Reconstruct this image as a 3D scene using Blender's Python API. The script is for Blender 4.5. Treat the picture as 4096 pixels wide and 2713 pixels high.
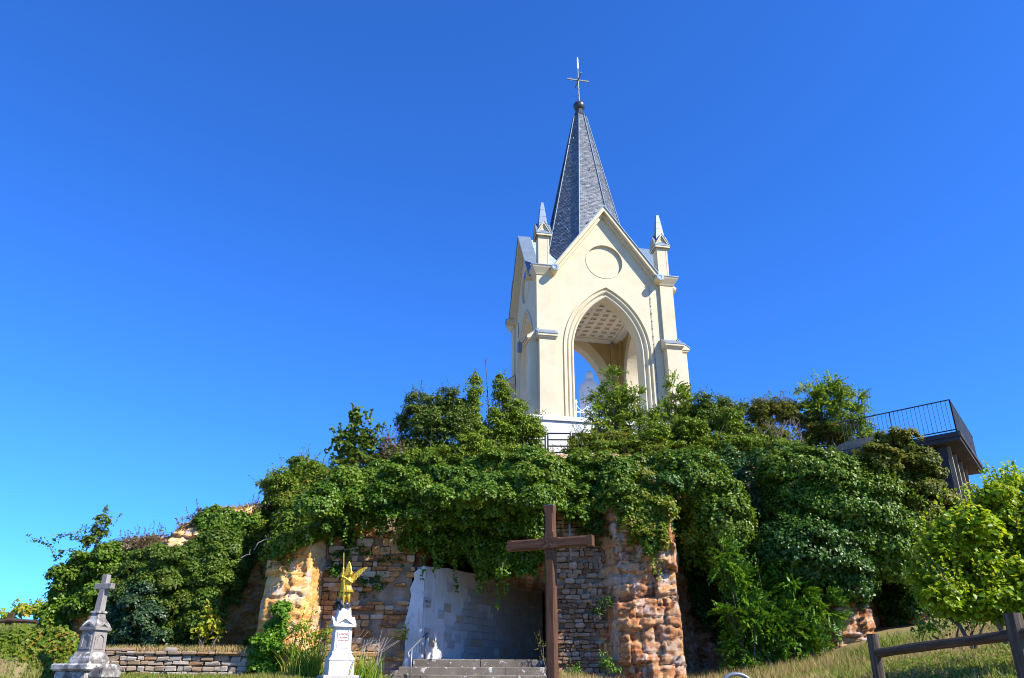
import bpy, math, random
import numpy as np
from mathutils import Vector, Matrix, geometry

random.seed(7); RNG = np.random.default_rng(11)
sc = bpy.context.scene
for o in list(bpy.data.objects): bpy.data.objects.remove(o)

# ------------------------------------------------------------------ camera, sky, sun, exposure
PITCH, ROLL, FPX = 0.4223, -0.0052, 778.25
EYE = np.array([0, 0, 1.6])
cam = bpy.data.cameras.new('camera'); cam.lens = 36*FPX/1024; cam.sensor_width = 36; cam.sensor_fit = 'HORIZONTAL'
cam.clip_start = 0.1; cam.clip_end = 3000
camo = bpy.data.objects.new('camera', cam); sc.collection.objects.link(camo)
camo.matrix_world = Matrix.Translation(EYE) @ Matrix.Rotation(math.pi/2+PITCH, 4, 'X') @ Matrix.Rotation(-ROLL, 4, 'Z')
sc.camera = camo
SUN_AZ, SUN_EL = math.radians(121), math.radians(41)      # azimuth clockwise from +Y
w = bpy.data.worlds.new('World'); sc.world = w; w.use_nodes = True
nt = w.node_tree; nt.nodes.clear()
sky = nt.nodes.new('ShaderNodeTexSky'); sky.sky_type = 'NISHITA'; sky.sun_disc = False
sky.sun_elevation = SUN_EL; sky.sun_rotation = SUN_AZ; sky.altitude = 300
sky.air_density = 0.9; sky.dust_density = 0.0; sky.ozone_density = 2.0
hs = nt.nodes.new('ShaderNodeMix'); hs.data_type = 'RGBA'; hs.blend_type = 'MULTIPLY'; hs.inputs[0].default_value = 1; hs.inputs[7].default_value = (.285, .82, 1.75, 1)   # camera white balance of a deep blue sky
bg = nt.nodes.new('ShaderNodeBackground'); bg.inputs['Strength'].default_value = 0.095
wo = nt.nodes.new('ShaderNodeOutputWorld')
nt.links.new(sky.outputs[0], hs.inputs[6]); nt.links.new(hs.outputs[2], bg.inputs[0]); nt.links.new(bg.outputs[0], wo.inputs[0])
sun = bpy.data.lights.new('sun', 'SUN'); sun.energy = 5.0; sun.angle = math.radians(0.53); sun.color = (1, 0.955, 0.88)
suno = bpy.data.objects.new('sun', sun); sc.collection.objects.link(suno)
sdir = Vector((math.sin(SUN_AZ)*math.cos(SUN_EL), math.cos(SUN_AZ)*math.cos(SUN_EL), math.sin(SUN_EL)))
suno.rotation_euler = sdir.to_track_quat('Z', 'Y').to_euler(); suno.location = sdir*60
sc.view_settings.view_transform = 'Standard'; sc.view_settings.look = 'None'
sc.view_settings.exposure = 0.9; sc.view_settings.gamma = 1
sc.render.engine = 'CYCLES'; sc.cycles.use_denoising = True; sc.cycles.filter_width = 1.0
sc.cycles.max_bounces = 6; sc.cycles.transparent_max_bounces = 4

# ------------------------------------------------------------------ helpers
COL = sc.collection
def ray(u, v):
    u = np.asarray(u, float); v = np.asarray(v, float)
    a, b = u-512, 339-v; c, s = math.cos(ROLL), math.sin(ROLL)
    X, Y = (a*c+b*s)/FPX, (-a*s+b*c)/FPX
    return np.stack([X, math.cos(PITCH)-Y*math.sin(PITCH), math.sin(PITCH)+Y*math.cos(PITCH)], -1)
def at(u, v, y):
    r = ray(u, v); return EYE + r*(np.asarray(y, float)/r[..., 1])[..., None]
def mpp(P):                                   # metres per picture unit at a point
    return (P[1]*math.cos(PITCH)+(P[2]-1.6)*math.sin(PITCH))/FPX
def tag(o, label=None, cat=None, group=None, kind=None):
    for k, v in (('label', label), ('category', cat), ('group', group), ('kind', kind)):
        if v: o[k] = v
    return o
def empty(name, loc=(0, 0, 0), rz=0, parent=None, **kw):
    o = bpy.data.objects.new(name, None); COL.objects.link(o); o.location = loc; o.rotation_euler = (0, 0, rz)
    o.empty_display_size = .1
    if parent: o.parent = parent
    return tag(o, **kw)
def link(name, me, mat=None, parent=None, loc=None, rot=None, **kw):
    o = bpy.data.objects.new(name, me); COL.objects.link(o)
    if mat and len(me.materials) == 0: me.materials.append(mat)
    if parent: o.parent = parent
    if loc is not None: o.location = loc
    if rot is not None: o.rotation_euler = rot
    return tag(o, **kw)
def hash3(i, j, k, s=0):
    h = (i.astype(np.int64)*374761393 + j.astype(np.int64)*668265263 + k.astype(np.int64)*2147483647 + s*1274126177) & 0xffffffff
    h = ((h ^ (h >> 13))*1274126177) & 0xffffffff; h = ((h ^ (h >> 16))*2246822519) & 0xffffffff
    return ((h ^ (h >> 15)) & 0xffffff)/float(0xffffff)
def vnoise(P, s=0):
    P = np.asarray(P, float); i = np.floor(P).astype(np.int64); f = P-i; f = f*f*(3-2*f); r = 0
    for a in (0, 1):
        for b in (0, 1):
            for c in (0, 1):
                wt = (f[..., 0] if a else 1-f[..., 0])*(f[..., 1] if b else 1-f[..., 1])*(f[..., 2] if c else 1-f[..., 2])
                r = r + wt*hash3(i[..., 0]+a, i[..., 1]+b, i[..., 2]+c, s)
    return r
def fbm(P, oct=4, s=0):
    P = np.asarray(P, float); r = 0; A = .5; T = 0
    for o in range(oct):
        r = r + A*vnoise(P, s+o); T += A; P = P*2.03+17.1; A *= .5
    return r/T-.5
def cells(P, s=0, facet=False):                            # nearest-cell value and edge distance, for blocky rock
    P = np.asarray(P, float); i0 = np.floor(P).astype(np.int64)
    d1 = np.full(P.shape[:-1], 9.); d2 = d1.copy(); val = np.zeros(P.shape[:-1]); pl = val.copy()
    for a in (-1, 0, 1):
        for b in (-1, 0, 1):
            i, j = i0[..., 0]+a, i0[..., 1]+b; k = np.zeros_like(i)
            dx = i+hash3(i, j, k, s)-P[..., 0]; dy = j+hash3(i, j, k, s+5)-P[..., 1]
            d = np.maximum(np.abs(dx), np.abs(dy))*.7+.3*np.hypot(dx, dy); v = hash3(i, j, k, s+9)
            n = d < d1; d2 = np.where(n, d1, np.minimum(d2, d)); val = np.where(n, v, val); d1 = np.where(n, d, d1)
            if facet:
                tx = hash3(i, j, k, s+21)-.5; ty = hash3(i, j, k, s+27)-.5; pl = np.where(n, tx*dx*2+ty*dy*2, pl)
    return (val, d2-d1, pl) if facet else (val, d2-d1)
def sm(a, b, x):
    t = np.clip((np.asarray(x, float)-a)/(b-a), 0, 1); return t*t*(3-2*t)

class MB:
    def __init__(s): s.v = []; s.f = []
    def add(s, vs, fs, M=None):
        n = len(s.v); s.v += [tuple(M @ Vector(p)) for p in vs] if M is not None else [tuple(p) for p in vs]
        s.f += [tuple(i+n for i in f) for f in fs]; return s
    def box(s, lo, hi, M=None, bev=0):
        (a, b, c), (d, e, f) = lo, hi
        if not bev:
            return s.add([(a,b,c),(d,b,c),(d,e,c),(a,e,c),(a,b,f),(d,b,f),(d,e,f),(a,e,f)],
                [(0,3,2,1),(4,5,6,7),(0,1,5,4),(1,2,6,5),(2,3,7,6),(3,0,4,7)], M)
        k = bev; rings = [(c, k), (c+k, 0), (f-k, 0), (f, k)]; vs = []; fs = []
        for z, q in rings:
            vs += [(a+q+k*.0, b+q, z), (d-q, b+q, z), (d-q, e-q, z), (a+q, e-q, z)]
        for r in range(3):
            for i in range(4):
                j = (i+1) % 4; fs.append((r*4+i, r*4+j, r*4+4+j, r*4+4+i))
        fs += [(3,2,1,0), (12,13,14,15)]
        return s.add(vs, fs, M)
    def frustum(s, rings, M=None, cap=True):   # rings: lists of (z, halfx, halfy[, cx, cy])
        vs = []; fs = []
        for r in rings:
            z, hx, hy = r[:3]; cx, cy = (r[3], r[4]) if len(r) > 3 else (0, 0)
            vs += [(cx-hx, cy-hy, z), (cx+hx, cy-hy, z), (cx+hx, cy+hy, z), (cx-hx, cy+hy, z)]
        n = len(rings)
        for r in range(n-1):
            for i in range(4):
                j = (i+1) % 4; fs.append((r*4+i, r*4+j, r*4+4+j, r*4+4+i))
        if cap: fs += [(3,2,1,0), tuple(range(4*n-4, 4*n))]
        return s.add(vs, fs, M)
    def lathe(s, prof, n=16, M=None, ripple=None, ph=0):
        vs = []; fs = []
        for z, r in prof:
            for i in range(n):
                a = 2*math.pi*i/n+ph; q = r*(1+(ripple(a, z) if ripple else 0)); vs.append((q*math.cos(a), q*math.sin(a), z))
        for k in range(len(prof)-1):
            for i in range(n):
                j = (i+1) % n; fs.append((k*n+i, k*n+j, k*n+n+j, k*n+n+i))
        fs += [tuple(range(n-1, -1, -1)), tuple(range((len(prof)-1)*n, len(prof)*n))]
        return s.add(vs, fs, M)
    def tube(s, pts, rad, n=6, M=None):
        pts = [Vector(p) for p in pts]; rad = rad if hasattr(rad, '__len__') else [rad]*len(pts); vs = []; fs = []
        for k, p in enumerate(pts):
            d = (pts[min(k+1, len(pts)-1)]-pts[max(k-1, 0)]).normalized()
            a = d.cross(Vector((0, 0, 1)) if abs(d.z) < .9 else Vector((1, 0, 0))).normalized(); b = d.cross(a)
            for i in range(n):
                t = 2*math.pi*i/n; vs.append(p+(a*math.cos(t)+b*math.sin(t))*rad[k])
        for k in range(len(pts)-1):
            for i in range(n):
                j = (i+1) % n; fs.append((k*n+i, k*n+j, k*n+n+j, k*n+n+i))
        fs += [tuple(range(n-1, -1, -1)), tuple(range((len(pts)-1)*n, len(pts)*n))]
        return s.add(vs, fs, M)
    def ball(s, c, r, n=12, M=None):
        rx, ry, rz = r if hasattr(r, '__len__') else (r, r, r); vs = []; fs = []; m = n//2
        for k in range(m+1):
            t = math.pi*k/m
            for i in range(n):
                a = 2*math.pi*i/n; vs.append((c[0]+rx*math.sin(t)*math.cos(a), c[1]+ry*math.sin(t)*math.sin(a), c[2]-rz*math.cos(t)))
        for k in range(m):
            for i in range(n):
                j = (i+1) % n; fs.append((k*n+i, k*n+j, k*n+n+j, k*n+n+i))
        return s.add(vs, fs, M)
    def prism(s, outer, holes=(), y0=0, y1=.1, M=None):   # outline in (x, z), thickness along y
        loops = [list(outer)]+[list(h) for h in holes]; flat = [p for l in loops for p in l]
        tris = geometry.tessellate_polygon([[Vector((p[0], p[1], 0)) for p in l] for l in loops])
        n = len(flat); vs = [(p[0], y0, p[1]) for p in flat]+[(p[0], y1, p[1]) for p in flat]; fs = []
        for t in tris:
            a, b, c = t; A, B, C = flat[a], flat[b], flat[c]
            cr = (B[0]-A[0])*(C[1]-A[1])-(B[1]-A[1])*(C[0]-A[0])
            if cr < 0: b, c = c, b
            fs.append((a, b, c)); fs.append((a+n, c+n, b+n))
        k = 0
        for l in loops:
            m = len(l)
            for i in range(m):
                j = (i+1) % m; fs.append((k+i, k+i+n, k+j+n, k+j))
            k += m
        return s.add(vs, fs, M)
    def mesh(s, name, smooth=False):
        me = bpy.data.meshes.new(name); me.from_pydata(s.v, [], s.f); me.validate()
        if smooth: me.polygons.foreach_set('use_smooth', [True]*len(me.polygons))
        me.update(); return me
    def build(s, name, mat, parent=None, smooth=False, loc=None, rot=None, fix=True, **kw):
        me = s.mesh(name, smooth)
        if fix: fixn(me)
        return link(name, me, mat, parent, loc, rot, **kw)
def fixn(me):
    import bmesh
    b = bmesh.new(); b.from_mesh(me); bmesh.ops.recalc_face_normals(b, faces=b.faces); b.to_mesh(me); b.free(); me.update()
def npmesh(name, V, Fq, smooth=False):
    V = np.ascontiguousarray(V, np.float32); Fq = np.ascontiguousarray(Fq, np.int32); n, k = Fq.shape
    me = bpy.data.meshes.new(name); me.vertices.add(len(V)); me.vertices.foreach_set('co', V.ravel())
    me.loops.add(n*k); me.loops.foreach_set('vertex_index', Fq.ravel())
    me.polygons.add(n); me.polygons.foreach_set('loop_start', np.arange(0, n*k, k, dtype=np.int32))
    me.polygons.foreach_set('loop_total', np.full(n, k, np.int32))
    if smooth: me.polygons.foreach_set('use_smooth', np.ones(n, bool))
    me.update(); return me
def gridfaces(nr, nc):
    i = np.arange(nr-1)[:, None]*nc+np.arange(nc-1)[None, :]
    return np.stack([i, i+1, i+nc+1, i+nc], -1).reshape(-1, 4)
def remesh(mb, voxel, smooth=6, name='body'):
    me = mb.mesh(name); o = bpy.data.objects.new('tmp', me); COL.objects.link(o)
    m = o.modifiers.new('r', 'REMESH'); m.mode = 'VOXEL'; m.voxel_size = voxel; m.use_smooth_shade = True
    if smooth: m2 = o.modifiers.new('s', 'SMOOTH'); m2.factor = .5; m2.iterations = smooth
    dg = bpy.context.evaluated_depsgraph_get(); dg.update()
    out = bpy.data.meshes.new_from_object(o.evaluated_get(dg)); out.name = name
    bpy.data.objects.remove(o); return out
def textmesh(txt, size, ext=.004):
    c = bpy.data.curves.new('t', 'FONT'); c.body = txt; c.size = size; c.extrude = ext; c.align_x = 'CENTER'; c.resolution_u = 2
    o = bpy.data.objects.new('t', c); COL.objects.link(o)
    dg = bpy.context.evaluated_depsgraph_get(); dg.update()
    me = bpy.data.meshes.new_from_object(o.evaluated_get(dg)); bpy.data.objects.remove(o); return me

# ------------------------------------------------------------------ materials
def ramp(N, stops):
    r = N.new('ShaderNodeValToRGB'); e = r.color_ramp.elements
    while len(e) < len(stops): e.new(.5)
    for k, (p, c) in enumerate(stops): e[k].position = p; e[k].color = (*c, 1)
    return r
def newmat(name):
    m = bpy.data.materials.new(name); m.use_nodes = True; N = m.node_tree.nodes; L = m.node_tree.links
    b = N['Principled BSDF']; return m, N, L, b
def surf(name, stops, scale=3., rough=.8, bump=.3, bscale=20., spec=.3, metal=0., detail=6, stretch=None, spots=None, streak=None, objrand=0., dist=.02):
    m, N, L, b = newmat(name)
    tc = N.new('ShaderNodeTexCoord'); mp = N.new('ShaderNodeMapping'); L.new(tc.outputs['Object'], mp.inputs[0])
    if stretch: mp.inputs['Scale'].default_value = stretch
    n1 = N.new('ShaderNodeTexNoise'); n1.inputs['Scale'].default_value = scale; n1.inputs['Detail'].default_value = detail; n1.inputs['Roughness'].default_value = .62
    L.new(mp.outputs[0], n1.inputs[0]); fac = n1.outputs['Fac']
    if objrand:
        oi = N.new('ShaderNodeObjectInfo'); ma = N.new('ShaderNodeMath'); ma.operation = 'MULTIPLY_ADD'
        ma.inputs[1].default_value = objrand; L.new(oi.outputs['Random'], ma.inputs[0])
        sb = N.new('ShaderNodeMath'); sb.operation = 'SUBTRACT'; L.new(fac, sb.inputs[0]); sb.inputs[1].default_value = objrand/2
        L.new(sb.outputs[0], ma.inputs[2]); fac = ma.outputs[0]
        va = N.new('ShaderNodeVectorMath'); va.operation = 'ADD'; L.new(mp.outputs[0], va.inputs[0]); L.new(oi.outputs['Random'], va.inputs[1]); L.new(va.outputs[0], n1.inputs[0])
    r = ramp(N, stops); L.new(fac, r.inputs[0]); col = r.outputs[0]
    for sp in (spots or []):                  # (scale, lo, hi, colour, strength[, stretch])
        n2 = N.new('ShaderNodeTexNoise'); n2.inputs['Scale'].default_value = sp[0]; n2.inputs['Detail'].default_value = 5; n2.inputs['Roughness'].default_value = .65
        if len(sp) > 5:
            m2 = N.new('ShaderNodeMapping'); m2.inputs['Scale'].default_value = sp[5]; L.new(tc.outputs['Object'], m2.inputs[0]); L.new(m2.outputs[0], n2.inputs[0])
        else: L.new(tc.outputs['Object'], n2.inputs[0])
        mr = N.new('ShaderNodeMapRange'); mr.inputs[1].default_value = sp[1]; mr.inputs[2].default_value = sp[2]; mr.inputs[4].default_value = sp[4]
        L.new(n2.outputs['Fac'], mr.inputs[0])
        mx = N.new('ShaderNodeMix'); mx.data_type = 'RGBA'; L.new(mr.outputs[0], mx.inputs[0]); L.new(col, mx.inputs[6]); mx.inputs[7].default_value = (*sp[3], 1); col = mx.outputs[2]
    L.new(col, b.inputs['Base Color'])
    b.inputs['Roughness'].default_value = rough; b.inputs['Metallic'].default_value = metal; b.inputs['Specular IOR Level'].default_value = spec
    if bump:
        n3 = N.new('ShaderNodeTexNoise'); n3.inputs['Scale'].default_value = bscale; n3.inputs['Detail'].default_value = 6; n3.inputs['Roughness'].default_value = .65
        L.new(mp.outputs[0], n3.inputs[0]); bp = N.new('ShaderNodeBump'); bp.inputs['Strength'].default_value = bump; bp.inputs['Distance'].default_value = dist
        L.new(n3.outputs['Fac'], bp.inputs['Height']); L.new(bp.outputs[0], b.inputs['Normal'])
    return m
def leafmat(name, cols, trans=.35, rough=.42, spec=.45, patch=.5, pcol=None):
    m, N, L, b = newmat(name)
    a = N.new('ShaderNodeAttribute'); a.attribute_name = 'rnd'
    k = len(cols); r = ramp(N, [(i/(k-1) if k > 1 else 0, c) for i, c in enumerate(cols)]); L.new(a.outputs['Fac'], r.inputs[0]); col = r.outputs[0]
    if pcol:
        tc = N.new('ShaderNodeTexCoord'); n = N.new('ShaderNodeTexNoise'); n.inputs['Scale'].default_value = patch; n.inputs['Detail'].default_value = 3; L.new(tc.outputs['Object'], n.inputs[0])
        mr = N.new('ShaderNodeMapRange'); mr.inputs[1].default_value = .48; mr.inputs[2].default_value = .68; mr.inputs[4].default_value = .75; L.new(n.outputs['Fac'], mr.inputs[0])
        mx = N.new('ShaderNodeMix'); mx.data_type = 'RGBA'; L.new(mr.outputs[0], mx.inputs[0]); L.new(col, mx.inputs[6]); mx.inputs[7].default_value = (*pcol, 1); col = mx.outputs[2]
    L.new(col, b.inputs['Base Color']); b.inputs['Roughness'].default_value = rough; b.inputs['Specular IOR Level'].default_value = spec
    t = N.new('ShaderNodeBsdfTranslucent'); hs = N.new('ShaderNodeHueSaturation'); hs.inputs['Value'].default_value = 1.5; hs.inputs['Hue'].default_value = .485
    L.new(col, hs.inputs['Color']); L.new(hs.outputs[0], t.inputs[0])
    ms = N.new('ShaderNodeMixShader'); ms.inputs[0].default_value = trans
    L.new(b.outputs[0], ms.inputs[1]); L.new(t.outputs[0], ms.inputs[2]); L.new(ms.outputs[0], N['Material Output'].inputs[0])
    return m
M = {}
M['stucco'] = surf('stucco', [(.3, (.56, .475, .31)), (.55, (.62, .53, .355)), (.75, (.66, .57, .395))], 1.1, .9, .12, 30, .15, spots=[(2.2, .54, .78, (.54, .46, .33), .5, (1.2, 1.2, .14)), (7, .60, .76, (.50, .43, .32), .35, (1, 1, .3))])
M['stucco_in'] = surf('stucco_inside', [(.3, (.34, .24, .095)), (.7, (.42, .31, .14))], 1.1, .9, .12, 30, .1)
M['ceiling'] = surf('ceiling_paint', [(.3, (.60, .56, .46)), (.7, (.66, .62, .52))], 2, .9, 0)
M['coffer'] = surf('coffer_paint', [(.3, (.36, .31, .21)), (.7, (.42, .37, .27))], 2, .9, 0)
M['white'] = surf('white_masonry', [(.3, (.56, .56, .55)), (.6, (.66, .66, .65))], 2, .85, .2, 25, .2, spots=[(5, .6, .72, (.42, .40, .38), .6)])
M['lead'] = surf('lead_sheet', [(.3, (.135, .18, .23)), (.7, (.20, .255, .31))], 2.5, .5, .1, 12, .5, .35, spots=[(4, .62, .72, (.34, .20, .16), .5, (1, 1, .4))])
M['lead_skylit'] = surf('lead_sheet_skylit', [(.3, (.34, .42, .47)), (.7, (.46, .54, .59))], 2.5, .5, .1, 12, .5, .2)  # roof lead with the sky's reflection painted in as a paler blue
M['iron'] = surf('dark_iron', [(.3, (.028, .03, .036)), (.7, (.045, .047, .055))], 6, .38, .05, 30, .5)
M['ironcross'] = surf('weathered_iron', [(.3, (.10, .13, .13)), (.7, (.2, .25, .24))], 6, .5, .05, 30, .5)
M['chrome'] = surf('bright_rod', [(.3, (.8, .8, .8)), (.7, (.85, .85, .85))], 6, .25, 0, 30, .5, .3)
M['blackrail'] = surf('black_rail', [(.3, (.02, .022, .025)), (.7, (.03, .032, .035))], 6, .5, 0)
M['bluerail'] = surf('dark_blue_rail', [(.3, (.02, .035, .06)), (.7, (.03, .05, .085))], 6, .5, 0)
M['whiterail'] = surf('white_rail', [(.3, (.72, .74, .76)), (.7, (.8, .8, .8))], 6, .5, 0)
M['greymetal'] = surf('grey_rail', [(.3, (.16, .18, .20)), (.7, (.22, .24, .27))], 9, .45, .05, 30, .5, .4)
M['slatebase'] = surf('slate_bed', [(.3, (.03, .033, .04)), (.7, (.045, .05, .055))], 6, .8, 0)
M['rock'] = surf('sandstone_rock', [(.28, (.14, .065, .03)), (.40, (.44, .17, .045)), (.5, (.62, .29, .075)), (.60, (.66, .36, .14)), (.74, (.56, .37, .25))], .85, .93, .9, 7, .1, detail=9, dist=.05,
    spots=[(1.3, .54, .66, (.62, .54, .47), .65, (1.2, 1.2, .8)), (2.2, .56, .68, (.09, .06, .05), .75, (1.3, 1.3, .35)), (6, .58, .68, (.40, .13, .05), .7, (1, 1, 2.2))])
def rockmat():
    m, N, L, b = newmat('fractured_sandstone')
    tc = N.new('ShaderNodeTexCoord'); wn = N.new('ShaderNodeTexNoise'); wn.inputs['Scale'].default_value = 2.2; wn.inputs['Detail'].default_value = 4; L.new(tc.outputs['Object'], wn.inputs[0])
    wv = N.new('ShaderNodeVectorMath'); wv.operation = 'MULTIPLY_ADD'; L.new(wn.outputs['Color'], wv.inputs[0]); wv.inputs[1].default_value = (.8, .8, .4); L.new(tc.outputs['Object'], wv.inputs[2])
    def math_(op, a, b_=None, clamp=False):
        n = N.new('ShaderNodeMath'); n.operation = op; n.use_clamp = clamp
        for i, x in enumerate((a, b_)):
            if x is None: continue
            if isinstance(x, (int, float)): n.inputs[i].default_value = x
            else: L.new(x, n.inputs[i])
        return n.outputs[0]
    def mapped(scale):
        mp = N.new('ShaderNodeMapping'); mp.inputs['Scale'].default_value = scale; L.new(wv.outputs[0], mp.inputs[0]); return mp.outputs[0]
    def vor(scale, st, feat):
        v = N.new('ShaderNodeTexVoronoi'); v.feature = feat; v.inputs['Scale'].default_value = scale; L.new(mapped(st), v.inputs['Vector']); return v
    def noise(scale, st, det=7):
        n = N.new('ShaderNodeTexNoise'); n.inputs['Scale'].default_value = scale; n.inputs['Detail'].default_value = det; n.inputs['Roughness'].default_value = .68; L.new(mapped(st), n.inputs[0]); return n.outputs['Fac']
    def mix(f, a, b_):
        mx = N.new('ShaderNodeMix'); mx.data_type = 'RGBA'; L.new(f, mx.inputs[0])
        for i, x in ((6, a), (7, b_)):
            if isinstance(x, tuple): mx.inputs[i].default_value = (*x, 1)
            else: L.new(x, mx.inputs[i])
        return mx.outputs[2]
    def rng(x, lo, hi, top=1.):
        r = N.new('ShaderNodeMapRange'); r.inputs[1].default_value = lo; r.inputs[2].default_value = hi; r.inputs[4].default_value = top; L.new(x, r.inputs[0]); return r.outputs[0]
    c1 = vor(2.3, (1, 1, 1.9), 'F1'); e1 = vor(2.3, (1, 1, 1.9), 'DISTANCE_TO_EDGE'); c2 = vor(7.5, (1, 1, 2.6), 'F1'); e2 = vor(7.5, (1, 1, 2.6), 'DISTANCE_TO_EDGE')
    s1 = N.new('ShaderNodeSeparateColor'); L.new(c1.outputs['Color'], s1.inputs[0]); s2 = N.new('ShaderNodeSeparateColor'); L.new(c2.outputs['Color'], s2.inputs[0])
    fac = math_('ADD', math_('MULTIPLY', noise(.8, (1, 1, 1.4)), .75), math_('ADD', math_('MULTIPLY', s1.outputs[0], .20), math_('MULTIPLY', s2.outputs[0], .16)))
    r = ramp(N, [(.30, (.11, .05, .028)), (.43, (.28, .105, .045)), (.52, (.43, .18, .065)), (.61, (.48, .27, .12)), (.70, (.44, .30, .21)), (.84, (.52, .43, .37))]); L.new(fac, r.inputs[0])
    r2 = ramp(N, [(.30, (.32, .14, .045)), (.46, (.60, .27, .07)), (.58, (.72, .40, .12)), (.70, (.74, .48, .19)), (.84, (.62, .44, .30))]); L.new(fac, r2.inputs[0])
    sx = N.new('ShaderNodeSeparateXYZ'); L.new(tc.outputs['Object'], sx.inputs[0]); col = mix(rng(sx.outputs[0], -5.4, -6.0), r.outputs[0], r2.outputs[0])
    col = mix(rng(noise(1.5, (1.3, 1.3, .8)), .51, .64, .8), col, (.54, .47, .43))
    col = mix(rng(noise(5.5, (1, 1, 2.6)), .60, .70, .75), col, (.66, .60, .56))
    col = mix(rng(noise(1.8, (1.5, 1.5, .35)), .57, .70, .75), col, (.075, .045, .035))
    col = mix(rng(noise(7, (.5, .5, 3.6)), .60, .66, .6), col, (.22, .085, .035))
    km = rng(noise(1.1, (1, 1, 1)), .45, .62); k1 = math_('MULTIPLY', rng(e1.outputs['Distance'], .035, .0), km); k2 = math_('MULTIPLY', rng(e2.outputs['Distance'], .045, .0), math_('SUBTRACT', 1.15, km, True))
    col = mix(math_('MULTIPLY', k1, .42), col, (.06, .032, .02)); col = mix(math_('MULTIPLY', k2, .16), col, (.09, .045, .025))
    L.new(col, b.inputs['Base Color']); b.inputs['Roughness'].default_value = .93; b.inputs['Specular IOR Level'].default_value = .12
    h = math_('ADD', math_('MULTIPLY', s1.outputs[1], .45), math_('ADD', math_('MULTIPLY', s2.outputs[1], .30), math_('MULTIPLY', noise(16, (1, 1, 1.8)), .35)))
    h = math_('SUBTRACT', h, math_('ADD', math_('MULTIPLY', k1, .7), math_('MULTIPLY', k2, .35)))
    bp = N.new('ShaderNodeBump'); bp.inputs['Strength'].default_value = .8; bp.inputs['Distance'].default_value = .018; L.new(h, bp.inputs['Height']); L.new(bp.outputs[0], b.inputs['Normal'])
    return m
M['rock'] = rockmat()
M['mortar'] = surf('old_mortar', [(.3, (.20, .125, .075)), (.55, (.30, .21, .14)), (.75, (.42, .33, .25))], 2.2, .95, .8, 18, .1, dist=.03, spots=[(1.2, .55, .7, (.16, .10, .07), .7)])
M['stone'] = surf('wall_stone', [(.15, (.17, .075, .035)), (.35, (.40, .18, .06)), (.5, (.46, .25, .10)), (.68, (.40, .29, .19)), (.9, (.52, .45, .38))], 3, .92, .7, 16, .1, objrand=.62, dist=.02, spots=[(7, .6, .7, (.5, .44, .38), .5)])
M['greystone'] = surf('grey_wall_stone', [(.15, (.34, .16, .06)), (.35, (.33, .23, .14)), (.55, (.36, .29, .22)), (.9, (.48, .42, .35))], 3, .92, .7, 16, .1, objrand=.6, dist=.02, spots=[(8, .6, .68, (.62, .6, .56), .7), (3, .58, .7, (.16, .13, .11), .6)])
M['darkstone'] = surf('dark_wall_stone', [(.15, (.11, .055, .030)), (.35, (.24, .12, .060)), (.55, (.31, .18, .10)), (.75, (.40, .26, .17)), (.92, (.50, .43, .37))], 3, .92, .8, 14, .1, objrand=.55, dist=.025, spots=[(5, .58, .68, (.55, .53, .51), .6)])
M['plaster'] = surf('white_plaster', [(.3, (.46, .445, .43)), (.6, (.60, .585, .57))], 1.4, .9, .25, 14, .15, spots=[(1.7, .54, .70, (.42, .32, .20), .7, (2.2, 2.2, .35)), (3.5, .60, .68, (.24, .21, .19), .7, (1.4, 1.4, .5))])
M['plaque'] = surf('votive_marble', [(.2, (.36, .345, .325)), (.5, (.41, .395, .375)), (.8, (.48, .465, .445))], 2, .6, .05, 20, .4, objrand=.4, spots=[(30, .55, .62, (.16, .15, .15), .75, (.35, .35, 1.6))])
M['plaque_tan'] = surf('votive_stone', [(.2, (.36, .27, .19)), (.8, (.46, .36, .26))], 3, .7, .1, 20, .3, objrand=.5)
M['letter'] = surf('letter_dark', [(.3, (.05, .05, .05)), (.7, (.07, .07, .07))], 5, .7, 0)
M['letter_red'] = surf('letter_red', [(.3, (.42, .12, .08)), (.7, (.48, .16, .11))], 5, .7, 0)
M['step'] = surf('step_stone', [(.3, (.13, .105, .08)), (.6, (.19, .16, .125)), (.8, (.25, .22, .18))], 2, .95, .6, 22, .1, spots=[(4.5, .60, .64, (.62, .60, .55), .8), (7, .64, .68, (.45, .30, .10), .6), (2.2, .55, .7, (.08, .07, .06), .6)])
M['lichen'] = surf('lichen_limestone', [(.3, (.20, .178, .158)), (.6, (.28, .255, .23)), (.8, (.34, .315, .285))], 1.8, .92, .4, 24, .15, spots=[(5, .58, .68, (.14, .125, .11), .7)])
M['lichen2'] = surf('lichen_limestone_spotted', [(.35, (.09, .08, .07)), (.5, (.21, .19, .17)), (.62, (.42, .40, .37))], 3.2, .95, .6, 24, .15, spots=[(6, .57, .62, (.60, .58, .55), .9), (9, .58, .64, (.05, .045, .04), .85)])
M['limestone'] = surf('pale_limestone', [(.3, (.56, .545, .52)), (.7, (.66, .645, .62))], 3, .85, .1, 30, .2, spots=[(3, .62, .75, (.45, .42, .39), .5)])
M['tablet'] = surf('tablet_stone', [(.3, (.56, .53, .49)), (.7, (.62, .59, .55))], 4, .8, 0)
M['bluestone'] = surf('base_stone', [(.3, (.40, .37, .32)), (.7, (.5, .47, .41))], 3, .9, .4, 26, .15, spots=[(5, .6, .7, (.25, .21, .17), .6)])
M['gold'] = surf('gilding', [(.3, (.50, .31, .025)), (.7, (.68, .45, .05))], 8, .34, .1, 40, .5, .55)
M['bronze'] = surf('black_bronze', [(.3, (.012, .014, .018)), (.7, (.03, .034, .042))], 9, .42, .15, 30, .5)
M['marble'] = surf('statue_white', [(.3, (.72, .73, .75)), (.7, (.8, .8, .81))], 3, .6, 0)
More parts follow.
